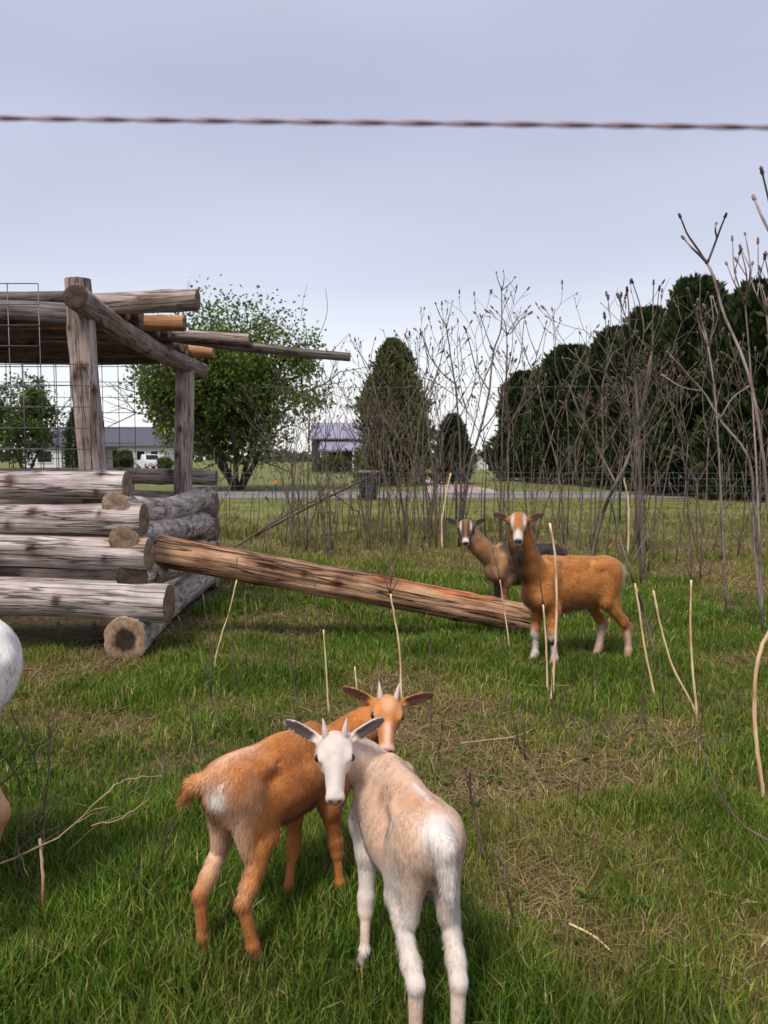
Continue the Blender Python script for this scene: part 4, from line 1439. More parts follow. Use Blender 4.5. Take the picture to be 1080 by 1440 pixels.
for k, (pts, lab) in enumerate(tw):
    d0 = 2.05 + 0.05 * (k % 5)
    ws = np.array([P(a, b, d0 + .05 * math.sin(j * 1.7 + k)) for j, (a, b) in enumerate(pts)])
    ws[:, 2] = np.maximum(ws[:, 2], 0.01)
    lowest = ws[np.argmin(ws[:, 2])]
    q = smooth_path(ws, len(ws) * 4)
    rk = np.random.default_rng(k)
    q = q + rk.normal(0, .0025, q.shape) - np.array([lowest[0], lowest[1], 0])
    ra = (.0042, .0034, .0034, .003, .003, .004, .0034, .0028, .004, .0042, .003, .003)[k]
    ra *= .72
    mb = MB().tube(q, np.linspace(ra, ra * .45, len(q)), 6)
    for j in range(4):
        i = rk.integers(2, len(q) - 1)
        t_ = q[i] - q[i - 1]
        t_ /= np.linalg.norm(t_)
        e = q[i] + (t_ + rk.normal(0, .5, 3)) * rk.uniform(.05, .14)
        mb.tube([q[i], (q[i] + e) / 2 + rk.normal(0, .006, 3), e], [ra * .5, ra * .4, ra * .2], 4)
    o = mb.build('brush_twig', (M_DRYTWIG, M_TWIG, M_STRIPPED)[(0, 1, 1, 0, 1, 1, 2, 0, 1, 1, 0, 1)[k]])
    o.location = (lowest[0], lowest[1], 0)
    tag(o, lab, 'twig', 'brush at the left edge')
pts = np.array([P(a, b, 2.25 + .05 * i) for i, (a, b) in enumerate([(1080, 1182), (1045, 1160), (1015, 1122), (998, 1085), (992, 1060)])])
o = MB().tube(smooth_path(pts, 16) - pts[0], np.linspace(.004, .002, 16), 6).build('brush_twig', M_TWIG)
o.location = pts[0]
tag(o, 'dark curved twig bending in at the right frame edge', 'twig')


# ================================================================== log shelter
def log_mesh(a, b, r0, r1, seed, sides=32, bow=0.035, knots=5, crack=0.0, rough=0.07, col_var=0.22, flat=None, under=0.0, patches=(), kn=()):
    """weathered log from a to b (local), uneven round section, knots, growth bends; returns MB, end rings"""
    r = np.random.default_rng(seed)
    a, b = np.asarray(a, float), np.asarray(b, float)
    L = np.linalg.norm(b - a)
    n = max(14, int(L / (0.03 if sides > 20 else .06)))
    t = np.linspace(0, 1, n)
    ax_ = (b - a) / L
    ref = np.array([0, 0, 1.0]) if abs(ax_[2]) < .8 else np.array([0, 1.0, 0])
    u = np.cross(ax_, ref)
    u /= np.linalg.norm(u)
    w = np.cross(u, ax_)
    th = np.arange(sides) * 2 * math.pi / sides
    T, TH = np.meshgrid(t, th, indexing='ij')
    pp = np.stack([np.cos(TH).ravel() * 1.2, np.sin(TH).ravel() * 1.2, T.ravel() * L * 1.6], 1)
    R = (r0 * (1 - T) + r1 * T).ravel()
    disp = 1 + rough * vnoise(pp, 1.0, seed) + rough * 0.5 * vnoise(pp * np.array([2.5, 2.5, 1.5]), 1.0, seed + 1) + rough * .4 * vnoise(pp * np.array([6, 6, 1.0]), 1.0, seed + 2)
    col = np.ones((len(pp), 3)) * (1 + col_var * vnoise(pp * np.array([1.5, 1.5, 1]), 1.0, seed + 3))[:, None]
    col = col * (1 + 0.15 * vnoise(pp * np.array([9, 9, .8]), 1.0, seed + 4))[:, None]
    kl = [(r.uniform(.06, .94), r.uniform(0, 2 * math.pi), r.uniform(.035, .062)) for _ in range(knots)] + list(kn)
    for k, (kt, ka, kr) in enumerate(kl):
        ds = (T.ravel() - kt) * L
        da = ((TH.ravel() - ka + math.pi) % (2 * math.pi) - math.pi) * (r0 + r1) / 2
        g = np.exp(-(ds ** 2 + da ** 2) / kr ** 2)
        disp += .16 * g - .13 * np.exp(-(ds ** 2 + da ** 2) / (kr * .5) ** 2)
        dk = np.exp(-(ds ** 2 + da ** 2) / (kr * .7) ** 2)[:, None] * (1 + .5 * vnoise(pp, 6.0, seed + k))[:, None]
        dk = np.clip(dk * 1.3, 0, 1)
        col = col * (1 - dk) + np.array([.22, .13, .09]) * dk
    if crack:
        for k in range(3):
            c0, ca, cl_ = r.uniform(.1, .9), r.uniform(0, 2 * math.pi), r.uniform(.1, .25)
            da = np.abs((TH.ravel() - ca + .25 * np.sin(T.ravel() * 9) + math.pi) % (2 * math.pi) - math.pi)
            g = np.exp(-(da / .13) ** 2) * np.clip(1 - ((T.ravel() - c0) / cl_) ** 2, 0, 1)
            disp -= crack * g
            col *= (1 - .65 * g)[:, None]
    for (pt, pa, pl, pw, pc) in patches:                      # bare or stained wood
        da = ((TH.ravel() - pa + math.pi) % (2 * math.pi) - math.pi)
        e = ((T.ravel() - pt) / pl) ** 2 + (da / pw) ** 2 + .8 * vnoise(pp * np.array([3, 3, 2.5]), 1.0, seed + 8) + .7 * vnoise(pp * np.array([9, 9, 1.6]), 1.0, seed + 9)
        g = np.clip((1.1 - e) * 2.2, 0, 1)[:, None]
        col = col * (1 - g) + np.array(pc) * col * g
    bowv = (u * r.normal(0, 1) + w * r.normal(0, 1)) * bow
    ctr = a + (b - a) * T.ravel()[:, None] + bowv * np.sin(T.ravel() * math.pi)[:, None]
    off = (R * disp)[:, None] * (np.cos(TH).ravel()[:, None] * u + np.sin(TH).ravel()[:, None] * w)
    v = ctr + off
    i = np.arange(n - 1)[:, None] * sides
    j = np.arange(sides)[None, :]
    j2 = (j + 1) % sides
    q = np.stack([i + j, i + sides + j, i + sides + j2, i + j2], -1).reshape(-1, 4)
    lp = np.stack([R * np.cos(TH).ravel(), R * np.sin(TH).ravel(), T.ravel() * L], 1)
    mb = MB().add(v, q, None, np.clip(col, .05, 2.0), lp)
    rings = []
    for idx, sgn in ((0, -1), (n - 1, 1)):
        ring = v[idx * sides:(idx + 1) * sides]
        c = ring.mean(0)
        lpr = lp[idx * sides:(idx + 1) * sides].copy()
        lpr[:, 2] = 0
        e = MB()
        vv = [ring]
        ll = [lpr]
        for f, push in ((.94, .004), (.6, .006), (.3, .003)):
            rr = c + (ring - c) * f + ax_ * sgn * push + r.normal(0, .0012, ring.shape)
            vv.append(rr)
            ll.append(lpr * f)
        vv.append((c + ax_ * sgn * .001)[None])
        ll.append(np.zeros((1, 3)))
        vv, ll = np.concatenate(vv), np.concatenate(ll)
        qq, tt = [], []
        for lv in range(3):
            for k in range(sides):
                k2 = (k + 1) % sides
                f = (lv * sides + k, lv * sides + k2, (lv + 1) * sides + k2, (lv + 1) * sides + k)
                qq.append(f if sgn < 0 else f[::-1])
        for k in range(sides):
            k2 = (k + 1) % sides
            f = (3 * sides + k, 3 * sides + k2, 4 * sides)
            tt.append(f if sgn < 0 else f[::-1])
        cc = np.ones((len(vv), 3)) * r.uniform(.75, 1.15)
        e.add(vv, qq, tt, cc, ll)
        rings.append(e)
    return mb, rings


def put_log(parent, a, b, r0, r1, seed, mat=M_GREY_LOG, end=M_END, name='log', label=None, **kw):
    mb, rings = log_mesh(a, b, r0, r1, seed, **kw)
    o = mb.build(name, mat, parent)
    for e in rings:
        e.build('log_end', end, o)
    if label:
        o['label'] = label
    return o


shel = empty('log_shelter', (-1.75, 5.25, 0))
tag(shel, 'open animal shelter of stacked grey logs with posts and log roof', 'shelter')
O = np.array([-1.75, 5.25, 0])


def L3(x, y, z):
    return np.array([x, y, z]) - O


XL = -4.35
# front wall courses (right ends as in the photo)
put_log(shel, L3(XL, 5.18, .37), L3(-1.475, 5.12, .355), .135, .137, 1, knots=4, crack=.10, rough=.055, kn=((.75, .1, .05),))
put_log(shel, L3(XL, 5.22, .70), L3(-1.62, 5.17, .69), .125, .118, 2, knots=5, crack=.12, kn=((.72, .3, .05), (.9, -.2, .03)), patches=((.93, 1.6, .07, 1.2, (1.05, .78, .58)),))
put_log(shel, L3(XL, 5.24, .945), L3(-1.66, 5.20, .935), .110, .108, 3, knots=7, crack=.10, kn=((.66, -.4, .05), (.72, .55, .055), (.90, .4, .03)))
put_log(shel, L3(XL, 5.26, 1.165), L3(-1.78, 5.22, 1.165), .100, .098, 4, knots=7, crack=.08, kn=((.70, .2, .07), (.94, .9, .045), (.93, -.5, .04)))
# right wall courses, run back from the corner
put_log(shel, L3(-1.735, 4.98, .135), L3(-1.85, 7.85, .15), .150, .135, 5, M_PALE_LOG, M_HOLLOW, knots=5)
put_log(shel, L3(-1.72, 5.10, .545), L3(-1.84, 7.85, .42), .105, .125, 6, M_PALE_LOG, M_DARKEND, knots=5)
put_log(shel, L3(-1.77, 5.09, .795), L3(-1.86, 7.85, .69), .100, .12, 7, M_PALE_LOG, M_END, knots=9)
put_log(shel, L3(-1.83, 5.125, 1.03), L3(-1.87, 7.85, .95), .095, .12, 8, M_PALE_LOG, M_END, knots=10)
put_log(shel, L3(-1.83, 7.4, .56), L3(-1.83, 7.85, .55), .09, .09, 9, M_ROOF_LOG, M_END, knots=2)
# back wall, extra courses added tight to keep light out, and left wall
for k, (z, r_k) in enumerate(((.13, .125), (.38, .125), (.63, .125), (.87, .115), (1.155, .078))):
    put_log(shel, L3(XL, 7.72, z), L3(-1.72, 7.74, z), r_k, r_k, 20 + k, M_POST, M_END, knots=4)
for k, z in enumerate((.14, .45, .75, 1.03)):
    put_log(shel, L3(-4.1, 5.0, z), L3(-4.1, 8.0, z), .12, .12, 30 + k, M_PALE_LOG, M_END, knots=3)
# posts
put_log(shel, L3(-2.075, 5.42, 1.02), L3(-2.145, 5.38, 2.60), .100, .086, 41, M_POST, M_END, name='post', knots=8, rough=.14, bow=.02, kn=((.12, .5, .07), (.10, -.25, .06), (.75, .15, .08), (.52, -.5, .06), (.30, .7, .05)))
put_log(shel, L3(-2.03, 7.55, -.15), L3(-1.98, 7.60, 2.30), .098, .088, 42, M_POST, M_END, name='post', knots=6, bow=.015)
put_log(shel, L3(-4.1, 5.40, -.15), L3(-4.1, 5.4, 2.5), .1, .09, 43, M_POST, M_END, name='post')
put_log(shel, L3(-4.1, 7.55, -.15), L3(-4.1, 7.6, 2.3), .1, .09, 44, M_POST, M_END, name='post')
# beams
put_log(shel, L3(-2.06, 5.12, 2.425), L3(-1.90, 7.95, 2.27), .088, .072, 45, M_POST, M_DARKEND, name='beam', knots=8, label='side beam with black rotten front end')
put_log(shel, L3(-4.1, 5.12, 2.40), L3(-4.1, 7.95, 2.3), .088, .08, 46, M_ROOF_LOG, M_END, name='beam')
put_log(shel, L3(XL, 5.47, 2.385), L3(-2.0, 5.50, 2.365), .082, .078, 47, M_ROOF_LOG, M_END, name='beam', knots=6)
put_log(shel, L3(XL, 7.72, 2.40), L3(-2.02, 7.72, 2.36), .07, .07, 48, M_ROOF_LOG, M_END, name='beam')
# roof poles laid across the beams, uneven ends
put_log(shel, L3(XL, 5.76, 2.565), L3(-1.405, 5.78, 2.545), .075, .085, 50, M_POST, M_END, name='roof_pole', knots=8, rough=.10)
put_log(shel, L3(-3.5, 5.62, 2.53), L3(-2.16, 5.62, 2.53), .05, .05, 65, M_ROOF_LOG, M_END, name='roof_pole')
ends = [(5.95, -2.0, .075, M_ROOF_LOG), (6.11, -1.95, .075, M_ROOF_LOG), (6.27, -2.0, .075, M_ROOF_LOG), (6.43, -1.68, .065, M_SPLIT), (6.58, -1.95, .07, M_ROOF_LOG), (6.74, -1.90, .075, M_ROOF_LOG),
        (6.90, -1.22, .05, M_POST), (7.02, -1.95, .06, M_ROOF_LOG), (7.20, -1.92, .075, M_ROOF_LOG), (7.36, -1.95, .075, M_ROOF_LOG), (7.52, -1.95, .075, M_ROOF_LOG), (7.68, -1.72, .062, M_SPLIT), (7.84, -1.95, .075, M_ROOF_LOG)]
for k, (y, xe, rr_, m_) in enumerate(ends):
    zz = 2.51 - (y - 5.9) * .052 + (.02 if k % 2 else 0) + (rr_ - .07)
    put_log(shel, L3(XL, y, zz), L3(xe, y + .02, zz - .01), rr_, rr_, 70 + k, m_, M_END if m_ is not M_SPLIT else M_END, name='roof_pole', knots=2, sides=16)
put_log(shel, L3(-2.1, 6.98, 2.49), L3(-.315, 7.05, 2.285), .055, .040, 95, M_ROOF_LOG, M_END, name='roof_pole', knots=6, sides=14, bow=.03, label='long thin roof branch sticking out to the right')


# welded wire panels hung in the openings
def panel(label, x0, x1, y, z0, z1, nx, nz, rad=.0036, group='wire panels on the shelter'):
    o = empty('wire_panel', (x1 + 1.75, y - 5.25, z0), 0, shel)
    o['label'] = label
    for x in np.linspace(x0, x1, nx):
        MB().tube([(x - x1, 0, 0), (x - x1, 0, z1 - z0)], rad, 5).build('wire', M_WIRE, o)
    for z in np.linspace(z0, z1, nz):
        MB().tube([(x0 - x1, -.006, z - z0), (0, -.006, z - z0)], rad, 5).build('wire', M_WIRE, o)


panel('wire mesh panel closing the back opening behind the front post', -4.1, P(190, 600, 7.62)[0], 7.62, 1.2, 2.42, 11, 9)
panel('wire mesh panel poking up above the roof at the left edge', -4.1, P(77, 400, 5.58)[0], 5.31, 1.28, P(77, 399, 5.31)[2], 9, 10)
panel('low wire mesh panel fixed in front of the front post', -4.1, P(128, 600, 5.28)[0], 5.27, 1.27, 2.0, 10, 6)

# ------------------------------------------------------------------ leaning log
la, lb = P(222, 774, 5.52), P(746, 871, 5.62)
lean = empty('leaning_log', (lb[0], lb[1], 0))
tag(lean, 'long reddish-brown peeled log sloping from the crib down to the grass', 'log')
OO = np.array([lb[0], lb[1], 0])
put_log(lean, la - OO, lb - OO, .118, .108, 101, M_RED_LOG, M_END, name='trunk_log', knots=9, crack=.10, rough=.045, bow=.012, col_var=.3, sides=30,
        patches=((.62, 1.3, .09, .8, (1.2, .85, .62)), (.80, 1.2, .10, .7, (1.2, .78, .52)), (.35, 1.7, .12, .5, (1.3, 1.25, 1.2)), (.10, 1.5, .10, .8, (1.1, .9, .8)), (.50, 1.8, .2, .35, (1.35, 1.3, 1.25))))
s0 = la + (lb - la) * .24 - OO
MB().tube([s0 + np.array([0, 0, -.06]), s0 + np.array([.005, .01, -.135]), s0 + np.array([.01, .01, -.15])], [.05, .045, .02], 9).build('branch_stub', M_RED_LOG, lean)

# ================================================================== near fence wire, seen against the sky
wire = empty('fence_wire', (-3, .62, 0))
tag(wire, 'twisted two-strand fence wire strung across the sky close to the viewer', 'wire')
wa, wb = P(0, 166, .62), P(1080, 179, .62)
dirv = (wb - wa) / np.linalg.norm(wb - wa)
c0 = (wa + wb) / 2
tt = np.arange(-2.4, 2.4, .007)
for ph in (0, math.pi):
    ang = tt / .082 * 2 * math.pi + ph
    pts = c0 + tt[:, None] * dirv + .0010 * (np.cos(ang)[:, None] * np.array([0, 1.0, 0]) + np.sin(ang)[:, None] * np.array([0, 0, 1.0])) - np.array([-3, .62, 0])
    MB().tube(pts, .0014, 6).build('strand', plain('rusty_wire', (0.30, 0.22, 0.26), 0.6, 0.2, .2, 60), wire)
ow = empty('overhead_wire', (-12, 30, 0))
tag(ow, 'faint thin utility wire crossing the sky behind the thicket', 'wire')
xs = np.linspace(-40, 40, 60)
MB().tube(np.stack([xs + 12, xs * 0, 4.15 + .0006 * xs ** 2], 1), .008, 4).build('cable', M_WIRE, ow)


# ================================================================== goats
def smin(a, b, k):
    h = np.clip(0.5 + 0.5 * (b - a) / k, 0, 1)
    return b + (a - b) * h - k * h * (1 - h)


def prim_dist(pr, X):
    """X (..., 3)"""
    t = pr['t']
    if t == 'rc':
        a, b = pr['a'], pr['b']
        ba = b - a
        L2 = ba.dot(ba) + 1e-12
        h = np.clip(((X - a) @ ba) / L2, 0, 1)
        d = X - a - h[..., None] * ba
        return np.sqrt((d ** 2).sum(-1)) - (pr['ra'] + (pr['rb'] - pr['ra']) * h)
    q = (X - pr['c']) @ pr['R'].T
    r = pr['r']
    k0 = np.sqrt(((q / r) ** 2).sum(-1))
    k1 = np.sqrt(((q / r ** 2) ** 2).sum(-1)) + 1e-9
    return k0 * (k0 - 1) / k1


def prim_bounds(pr):
    if pr['t'] == 'rc':
        m = max(pr['ra'], pr['rb'])
        return np.minimum(pr['a'], pr['b']) - m, np.maximum(pr['a'], pr['b']) + m
    e = np.sqrt(((pr['R'] * pr['r'][:, None]) ** 2).sum(0))
    return pr['c'] - e, pr['c'] + e


def polygonise(prims, h):
    lo = np.min([prim_bounds(p)[0] for p in prims], 0) - 4 * h
    hi = np.max([prim_bounds(p)[1] for p in prims], 0) + 4 * h
    n = np.ceil((hi - lo) / h).astype(int) + 1
    F = np.full(n, 0.25, dtype=np.float64)
    axs = [lo[i] + np.arange(n[i]) * h for i in range(3)]
    for p in prims:
        b0, b1 = prim_bounds(p)
        m = p['k'] * 1.2 + 3 * h
        i0 = np.clip(np.floor((b0 - m - lo) / h).astype(int), 0, n)
        i1 = np.clip(np.ceil((b1 + m - lo) / h).astype(int) + 1, 0, n)
        sl = tuple(slice(i0[i], i1[i]) for i in range(3))
        X = np.stack(np.meshgrid(*[axs[i][sl[i]] for i in range(3)], indexing='ij'), -1)
        d = prim_dist(p, X)
        if p.get('sub'):
            F[sl] = -smin(-F[sl], d, p['k'])
        else:
            F[sl] = smin(F[sl], d, p['k'])
    S = F < 0
    cnt = sum(S[i:n[0] - 1 + i, j:n[1] - 1 + j, k:n[2] - 1 + k].astype(np.int8) for i in (0, 1) for j in (0, 1) for k in (0, 1))
    act = (cnt > 0) & (cnt < 8)
    ci = np.argwhere(act)
    idx = np.full(act.shape, -1, dtype=np.int64)
    idx[act] = np.arange(len(ci))
    ps = np.zeros((len(ci), 3))
    pc = np.zeros(len(ci))
    cor = [np.array(c) for c in np.ndindex(2, 2, 2)]
    for a in cor:
        for axn in range(3):
            if a[axn]:
                continue
            b = a.copy()
            b[axn] = 1
            fa = F[tuple((ci + a).T)]
            fb = F[tuple((ci + b).T)]
            m = (fa < 0) != (fb < 0)
            t = fa[m] / (fa[m] - fb[m])
            ps[m] += a + (b - a) * t[:, None]
            pc[m] += 1
    V = lo + (ci + ps / pc[:, None]) * h
    Q = []
    for axn in range(3):
        o1, o2 = [(1, 2), (2, 0), (0, 1)][axn]
        s0 = [slice(0, n[i]) for i in range(3)]
        s1 = list(s0)
        s0[axn] = slice(0, n[axn] - 1)
        s1[axn] = slice(1, n[axn])
        A, B = S[tuple(s0)], S[tuple(s1)]
        e = np.argwhere(A != B)
        e = e[(e[:, o1] > 0) & (e[:, o2] > 0)]
        e = e[(e[:, o1] < n[o1] - 1) & (e[:, o2] < n[o2] - 1)]
        fl = A[tuple(e.T)]

        def cell(d1, d2):
            c = e.copy()
            c[:, o1] += d1
            c[:, o2] += d2
            return idx[tuple(c.T)]
        q = np.stack([cell(-1, -1), cell(0, -1), cell(0, 0), cell(-1, 0)], 1)
        q[~fl] = q[~fl][:, ::-1]
        Q.append(q)
    return V, np.concatenate(Q)


def unit(v):
    v = np.asarray(v, float)
    return v / (np.linalg.norm(v) + 1e-12)


M_FUR = None


def fur_material():
    m, n, l, b = new_mat('goat_hair')
    at_ = N(n, 'ShaderNodeAttribute', attribute_name='Col')
    l.new(at_.outputs['Color'], b.inputs['Base Color'])
    b.inputs['Roughness'].default_value = 0.75
    b.inputs['Specular IOR Level'].default_value = 0.12
    b.inputs['Sheen Weight'].default_value = 0.15
    return m


M_FUR = fur_material()
M_HORN = plain('horn', (0.50, 0.40, 0.36), 0.55, 0, 0.15, 60)


def eye_material(iris):
    m, n, l, b = new_mat('goat_eye')
    tc = N(n, 'ShaderNodeTexCoord')
    mp = N(n, 'ShaderNodeMapping')
    l.new(tc.outputs['Object'], mp.inputs[0])
    sp = N(n, 'ShaderNodeSeparateXYZ')
    l.new(mp.outputs[0], sp.inputs[0])
    # local x points out of the eye; bar-shaped pupil lies along local y
    ab = N(n, 'ShaderNodeMath', operation='ABSOLUTE')
    l.new(sp.outputs['Z'], ab.inputs[0])
    lt = N(n, 'ShaderNodeMath', operation='LESS_THAN')
    lt.inputs[1].default_value = 0.0022
    l.new(ab.outputs[0], lt.inputs[0])
    mx = N(n, 'ShaderNodeMix', data_type='RGBA')
    mx.inputs[6].default_value = (*iris, 1)
    mx.inputs[7].default_value = (0.004, 0.004, 0.004, 1)
    l.new(lt.outputs[0], mx.inputs[0])
    l.new(mx.outputs[2], b.inputs['Base Color'])
    b.inputs['Roughness'].default_value = 0.08
    b.inputs['Specular IOR Level'].default_value = 0.6
    return m


M_EYE = eye_material((0.03, 0.016, 0.008))


def mixc(c, target, w):
    w = np.clip(w, 0, 1)[:, None]
    return c * (1 - w) + np.asarray(target, float) * w


def ss(x, a, b):
    t = np.clip((x - a) / (b - a), 0, 1)
    return t * t * (3 - 2 * t)


def goat(label, loc, heading, H, feet, head, face_el, paint, L=None, kid=False, face_to=None, roll=0.0, horns=0.0, ears=(0.62, 0.25, -.1), tail=((-.1, 0, .02), (-.16, 0, -.1)),
         neck_ctrl=(.16, 0, .12), seed=0, res=0.005, nfur=45000, furlen=0.016, furw=0.0007, beard=0.0, girth=1.0, blen=1.0, rump_up=0.0, group='goats in the pen', tail_r=.036):
    r = np.random.default_rng(seed)
    root = empty('goat', (loc[0], loc[1], gz(*loc)), heading)
    tag(root, label, 'goat', group)
    ch, sh = math.cos(heading), math.sin(heading)
    Rw = np.array([[ch, sh, 0], [-sh, ch, 0], [0, 0, 1.0]])          # world -> local
    base = np.array([loc[0], loc[1], gz(*loc)])
    prims = []

    def rc(a, b, ra, rb, k, part):
        prims.append(dict(t='rc', a=np.array(a, float), b=np.array(b, float), ra=ra, rb=rb, k=k, part=part))

    def el(c, rad, k, part, R=None, sub=False):
        prims.append(dict(t='el', c=np.array(c, float), r=np.array(rad, float), R=np.eye(3) if R is None else np.array(R, float), k=k, part=part, sub=sub))

    g = girth
    S = lambda *a: np.array(a, float) * H
    bl = blen
    leg = .04 if kid else 0.0
    ru = rump_up
    # trunk: ribcage, deep chest narrowing to the flank, croup
    el(S(.17 * bl, 0, .70 + leg * .5), S(.25 * bl, .142 * g, .215 - leg * .6), .06 * H, 'body')
    el(S(-.03 * bl, 0, .675 + leg * .6), S(.30 * bl, .170 * g, .195 - leg * .5), .08 * H, 'body')
    el(S(-.16 * bl, 0, .69 + leg * .6), S(.24 * bl, .158 * g, .17 - leg * .4), .08 * H, 'body')
    el(S(-.34 * bl, 0, .765 + ru), S(.19 * bl, .108 * g, .15), .08 * H, 'body')
    el(S(.33 * bl, 0, .665 + leg * .5), S(.11, .10 * g, .145), .07 * H, 'body')
    rc(S(.24 * bl, 0, .905), S(-.05 * bl, 0, .865 + ru * .4), .075 * H, .075 * H, .08 * H, 'body')
    rc(S(-.05 * bl, 0, .865 + ru * .4), S(-.38 * bl, 0, .855 + ru), .075 * H, .08 * H, .08 * H, 'body')
    for s in (-1, 1):
        el(S(-.40 * bl, s * .075, .80 + ru), S(.09, .06, .09), .06 * H, 'body')                     # pin bones
    for s in (-1, 1):
        el(S(-.25 * bl, s * .105, .865 + ru * .8), S(.06, .014 if kid else .022, .014 if kid else .02), .07 * H, 'body')                # hip points
        rc(S(.20 * bl, s * .075, .90), S(.30 * bl, s * .125, .66), .035 * H, .045 * H, .045 * H, 'shoulder')
    rc(S(.22 * bl, 0, .945), S(-.36 * bl, 0, .915 + ru), .022 * H, .022 * H, .05 * H, 'body')      # spine
    # legs
    fd = {'fl': (.25 * bl, .105), 'fr': (.25 * bl, -.105), 'hl': (-.36 * bl, .10), 'hr': (-.36 * bl, -.10)}
    fl = {}
    for k, p in fd.items():
        d = np.array(p)
        if k in feet:
            w = Rw @ (np.append(np.array(feet[k][:2]), 0) - np.append(base[:2], 0)) / H
            off = w[:2] - d
        else:
            off = np.zeros(2)
        fl[k] = (d, off)

    def J(k, x, y, z, top):
        d, off = fl[k]
        s = np.sign(d[1])
        f = np.clip(1 - z / top, 0, 1)
        return np.array([x + off[0] * f, s * y + off[1] * f, z]) * H

    tn = .95 if kid else 1.0
    th_ = (.86 if kid else .95) * H
    for k in ('fl', 'fr'):
        q = lambda x, y, z: J(k, x, y, z, .72)
        rc(q(.24 * bl, .085, .78), q(.31 * bl, .10, .62), .085 * H, .075 * H, .05 * H, 'shoulder')
        rc(q(.31 * bl, .10, .62), q(.235 * bl, .105, .52), .075 * H, .062 * H, .05 * H, 'shoulder')
        rc(q(.235 * bl, .105, .54), q(.245 * bl, .10, .32), .060 * H * tn, .036 * H * tn, .03 * H, 'leg')
        rc(q(.25 * bl, .10, .325), q(.25 * bl, .10, .265), .045 * H * tn, .040 * H * tn, .02 * H, 'leg')
        rc(q(.245 * bl, .10, .27), q(.24 * bl, .10, .10), .026 * H * tn, .024 * H * tn, .02 * H, 'leg')
        rc(q(.24 * bl, .10, .10), q(.262 * bl, .10, .05), .032 * H * tn, .028 * H * tn, .015 * H, 'leg')
        for s2 in (-1, 1):
            rc(q(.268 * bl, .10 + s2 * .014, .045), q(.290 * bl, .10 + s2 * .017, .008), .020 * H, .021 * H, .008 * H, 'hoof')
    for k in ('hl', 'hr'):
        q = lambda x, y, z: J(k, x, y, z, .74)
        rc(q(-.33 * bl, .07, .76 + ru), q(-.24 * bl, .105, .57), .100 * th_, .075 * th_, .06 * H, 'thigh')
        rc(q(-.40 * bl, .07, .74 + ru), q(-.34 * bl, .09, .52), .070 * th_, .046 * th_, .06 * H, 'thigh')
        rc(q(-.255 * bl, .115, .56), q(-.385 * bl, .105, .37), .054 * th_, .036 * H, .035 * H, 'thigh')
        rc(q(-.385 * bl, .105, .37), q(-.430 * bl, .10, .315), .041 * H * tn, .037 * H * tn, .03 * H, 'leg')
        rc(q(-.425 * bl, .10, .32), q(-.385 * bl, .10, .11), .035 * H * tn, .028 * H * tn, .02 * H, 'leg')
        rc(q(-.385 * bl, .10, .11), q(-.36 * bl, .10, .05), .033 * H * tn, .028 * H * tn, .015 * H, 'leg')
        for s2 in (-1, 1):
            rc(q(-.355 * bl, .10 + s2 * .014, .045), q(-.332 * bl, .10 + s2 * .017, .008), .020 * H, .021 * H, .008 * H, 'hoof')
    # tail
    tr = S(-.47 * bl, 0, .86 + ru)
    t1, t2 = tr + np.array(tail[0]) * H, tr + np.array(tail[1]) * H
    rc(S(-.40 * bl, 0, .87 + ru), tr, .05 * H, .042 * H, .05 * H, 'body')
    rc(tr, t1, tail_r * H, tail_r * H, .02 * H, 'tail')
    rc(t1, t2, tail_r * H, tail_r * .55 * H, .02 * H, 'tail')
    # head frame
    Lh = L or .34 * H
    hc = Rw @ (np.asarray(head) - base)
    tgt = np.array(face_to if face_to is not None else (0, 0, CAM_H)) - np.asarray(head)
    tgt[2] = 0
    fw = Rw @ unit(tgt)
    f = unit(fw * math.cos(face_el) + np.array([0, 0, math.sin(face_el)]))
    u = unit(fw * -math.sin(face_el) + np.array([0, 0, math.cos(face_el)]))
    s = np.cross(u, f)                                            # towards the animal's left
    cr_, sr_ = math.cos(roll), math.sin(roll)
    s, u = s * cr_ + u * sr_, u * cr_ - s * sr_
    HR = np.stack([f, s, u])
    hp = lambda a, b, c: hc + (f * a + s * b + u * c) * Lh
    # neck
    nb0, ne = S(.27 * bl, 0, .76), hp(-.10, 0, -.17)
    nc = nb0 + S(*neck_ctrl)
    prev = None
    nr0, nr1 = (.118 if kid else .122) * H, (.28 if kid else .30) * Lh
    for i, t in enumerate(np.linspace(0, 1, 6)):
        pnt = nb0 * (1 - t) ** 2 + nc * 2 * t * (1 - t) + ne * t * t
        rad = nr0 + (nr1 - nr0) * t ** .8
        if prev is not None:
            rc(prev[0], pnt, prev[1], rad, .045 * H, 'neck')
        prev = (pnt, rad)
    e = lambda c, rad, k, part='head', sub=False: el(hp(*c), np.array(rad) * Lh, k * Lh, part, HR, sub)
    hw_ = 1.15 if kid else 1.22
    e((-.02, 0, .02), (.25, .22 * hw_, .22), .06)
    e((.11, 0, .05), (.21, .18 * hw_, .15), .06)
    e((-.10, 0, .12), (.14, .13 * hw_, .10), .06)
    for sd in (-1, 1):
        e((.10, sd * .165 * hw_, .125), (.11, .055, .05), .05)
        e((.10, sd * .12 * hw_, -.10), (.15, .08, .13), .05)
    mz = 1.0 if kid else .92
    rc(hp(.18, 0, -.01), hp(.58, 0, -.045), .150 * Lh, .115 * mz * Lh, .06 * Lh, 'head')
    rc(hp(.10, 0, .125), hp(.56, 0, .03), .085 * Lh, .075 * Lh, .06 * Lh, 'head')
    e((.63, 0, -.025), (.095, .128 * mz, .10), .04, 'head')
    e((.61, 0, -.12), (.085, .105 * mz, .065), .04, 'head')
    rc(hp(.05, 0, -.18), hp(.56, 0, -.13), .12 * Lh, .08 * Lh, .06 * Lh, 'head')
